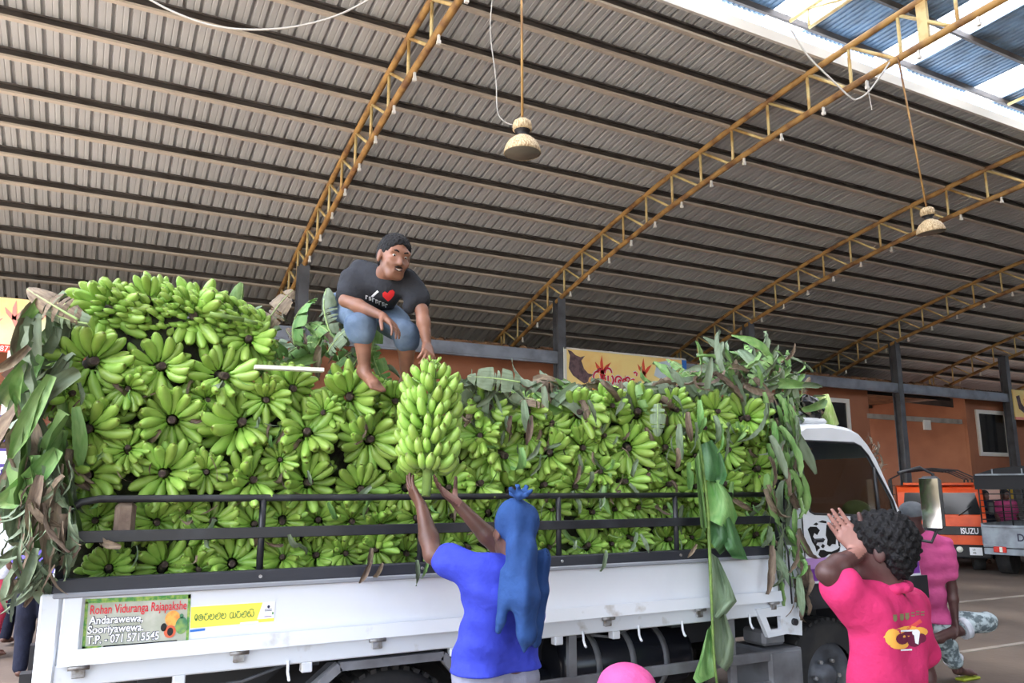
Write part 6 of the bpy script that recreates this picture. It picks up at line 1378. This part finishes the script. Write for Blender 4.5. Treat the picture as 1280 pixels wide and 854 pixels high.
for x in (-.84, -.42, 0, .42, .84):
    z = 1.85 if abs(x) > .8 else (2.04 if abs(x) > .3 else 2.08); b = MB(); b.tube([(x, 1.5, z), (x, 3.9, z)], .012, 6); L('cage_rail', M['black'], b)
for z in (1.3, 1.5, 1.7):
    b = MB(); b.tube([(-.84, 1.5, z), (.84, 1.5, z)], .01, 6); L('cage_rail', M['black'], b)
    for x in (-.84, .84): b = MB(); b.tube([(x, 1.5, z), (x, 3.9, z)], .01, 6); L('cage_rail', M['black'], b)
b = MB(); b.box((0, .35, 1.73), (1.3, .2, .05), .01); L('roof_visor', M['orange_paint'], b)

# ------------------------------------------------------------------ grey caged truck (rear towards the yard)
gt = thing('parked_truck', 'grey truck with a caged bed and black canvas top, tail towards the yard', 'truck', (0, 0, 0)); gc_ = at_d(1286, 650, 14.6); gt.location = (gc_.x, gc_.y, 0); gt.rotation_euler.z = -math.radians(76); L = local(gt); W2 = .80
b = MB(); b.box((0, 0, .74), (2 * W2, .05, .40), .01); tb = L('tailboard', M['grey_paint'], b)
for z in (.56, .93): b = MB(); b.box((0, -.03, z), (2 * W2, .03, .05), .008); L('tailboard_rib', M['grey_paint'], b)
me = text_mesh('DIMS L', .19, bold=.004)
for v in me.vertices: v.co = V((-.22 + v.co.x * .9, -.035, .67 + v.co.y))
link('lettering', me, M['navy_text'], gt, world=False)
b = MB(); b.box((0, 1.4, .55), (2 * W2, 2.8, .1)); L('bed_floor', M['chassis'], b)
for x in (-W2, W2): b = MB(); b.box((x, 1.4, .78), (.04, 2.8, .40)); L('side_board', M['grey_paint'], b)
b = MB(); b.box((0, 0, .46), (2 * W2, .06, .12), .01); L('rear_beam', M['grey_paint'], b)
for x in (-.52, .52):
    b = MB(); b.box((x, -.04, .50), (.22, .03, .11), .01); tl_ = L('tail_lamp', M['lamp_red'], b)
    b = MB(); b.box((x + .02, -.058, .50), (.05, .01, .09)); link('clear_lens', b.mesh('clear_lens'), M['lamp_clear'], tl_, world=False)
b = MB(); b.box((.08, -.04, .40), (.34, .015, .18)); pl2 = L('number_plate', M['yel_plate'], b)
for k_, s_ in ((0, '4D'), (1, '2828')):
    me = text_mesh(s_, .085)
    for v in me.vertices: v.co = V((-.04 + v.co.x, -.05, .405 - k_ * .08 + v.co.y))
    link('lettering', me, M['decal_black'], pl2, world=False)
for y in (0.02, 1.35, 2.75):
    for x in (-W2, -.27, .27, W2):
        if y != 0.02 and abs(x) < .5 and y != 2.75: continue
        b = MB(); b.tube([(x, y, .95), (x, y, 1.92)], .014, 6); L('cage_post', M['black'], b)
for z in (1.05, 1.17, 1.29, 1.41, 1.53):
    for y in (0.02, 2.75): b = MB(); b.tube([(-W2, y, z), (W2, y, z)], .008, 6); L('cage_bar', M['black'], b)
    for x in (-W2, W2): b = MB(); b.tube([(x, 0, z), (x, 2.75, z)], .008, 6); L('cage_bar', M['black'], b)
b = MB(); top = [(-W2 - .04, 1.62), (-W2 - .04, 1.90), (-.45, 2.02), (0, 2.06), (.45, 2.02), (W2 + .04, 1.90), (W2 + .04, 1.62)]; inn = [(x * .975, z - .03 if z > 1.7 else z) for x, z in top]
vs = [(x, y, z) for y in (-.05, 2.85) for x, z in top] + [(x, y, z) for y in (-.05, 2.85) for x, z in inn]; k_ = len(top)
b.add(vs, [(i, i + 1, k_ + i + 1, k_ + i) for i in range(k_ - 1)] + [(2 * k_ + i + 1, 2 * k_ + i, 3 * k_ + i, 3 * k_ + i + 1) for i in range(k_ - 1)] + [(i, 2 * k_ + i, 2 * k_ + i + 1, i + 1) for i in range(k_ - 1)] + [(k_ + i + 1, 3 * k_ + i + 1, 3 * k_ + i, k_ + i) for i in range(k_ - 1)]); L('canvas_top', M['canvas'], b)
b = MB(); b.prism([(-W2 - .04, 1.62), (W2 + .04, 1.62), (W2 + .04, 1.88), (.45, 2.0), (0, 2.04), (-.45, 2.0), (-W2 - .04, 1.88)], (0, -.055, 0), (1, 0, 0), (0, 0, 1), .02); L('canvas_valance', M['canvas'], b)
b = MB(); b.box((0, -.08, 1.90), (2 * W2, .02, .03)); L('canopy_bar', M['grey_paint'], b)
for x in (-.5, 0, .5): b = MB(); b.box((x, -.08, 1.95), (.02, .02, .12)); L('canopy_strut', M['grey_paint'], b)
for x in (-.62, .62):
    b = MB(); b.cyl((x - .12, .7, .33), (x + .12, .7, .33), .33, n=24); L('rear_wheel', M['rubber'], b)
    b = MB(); b.cyl((x - .1, 4.0, .33), (x + .1, 4.0, .33), .33, n=24); L('front_wheel', M['rubber'], b)
b = MB(); b.prism([(2.95, .5), (2.95, 1.75), (3.9, 1.75), (4.3, 1.2), (4.4, .5)], (-W2, 0, 0), (0, 1, 0), (0, 0, 1), -2 * W2); L('cab', M['white'], b)
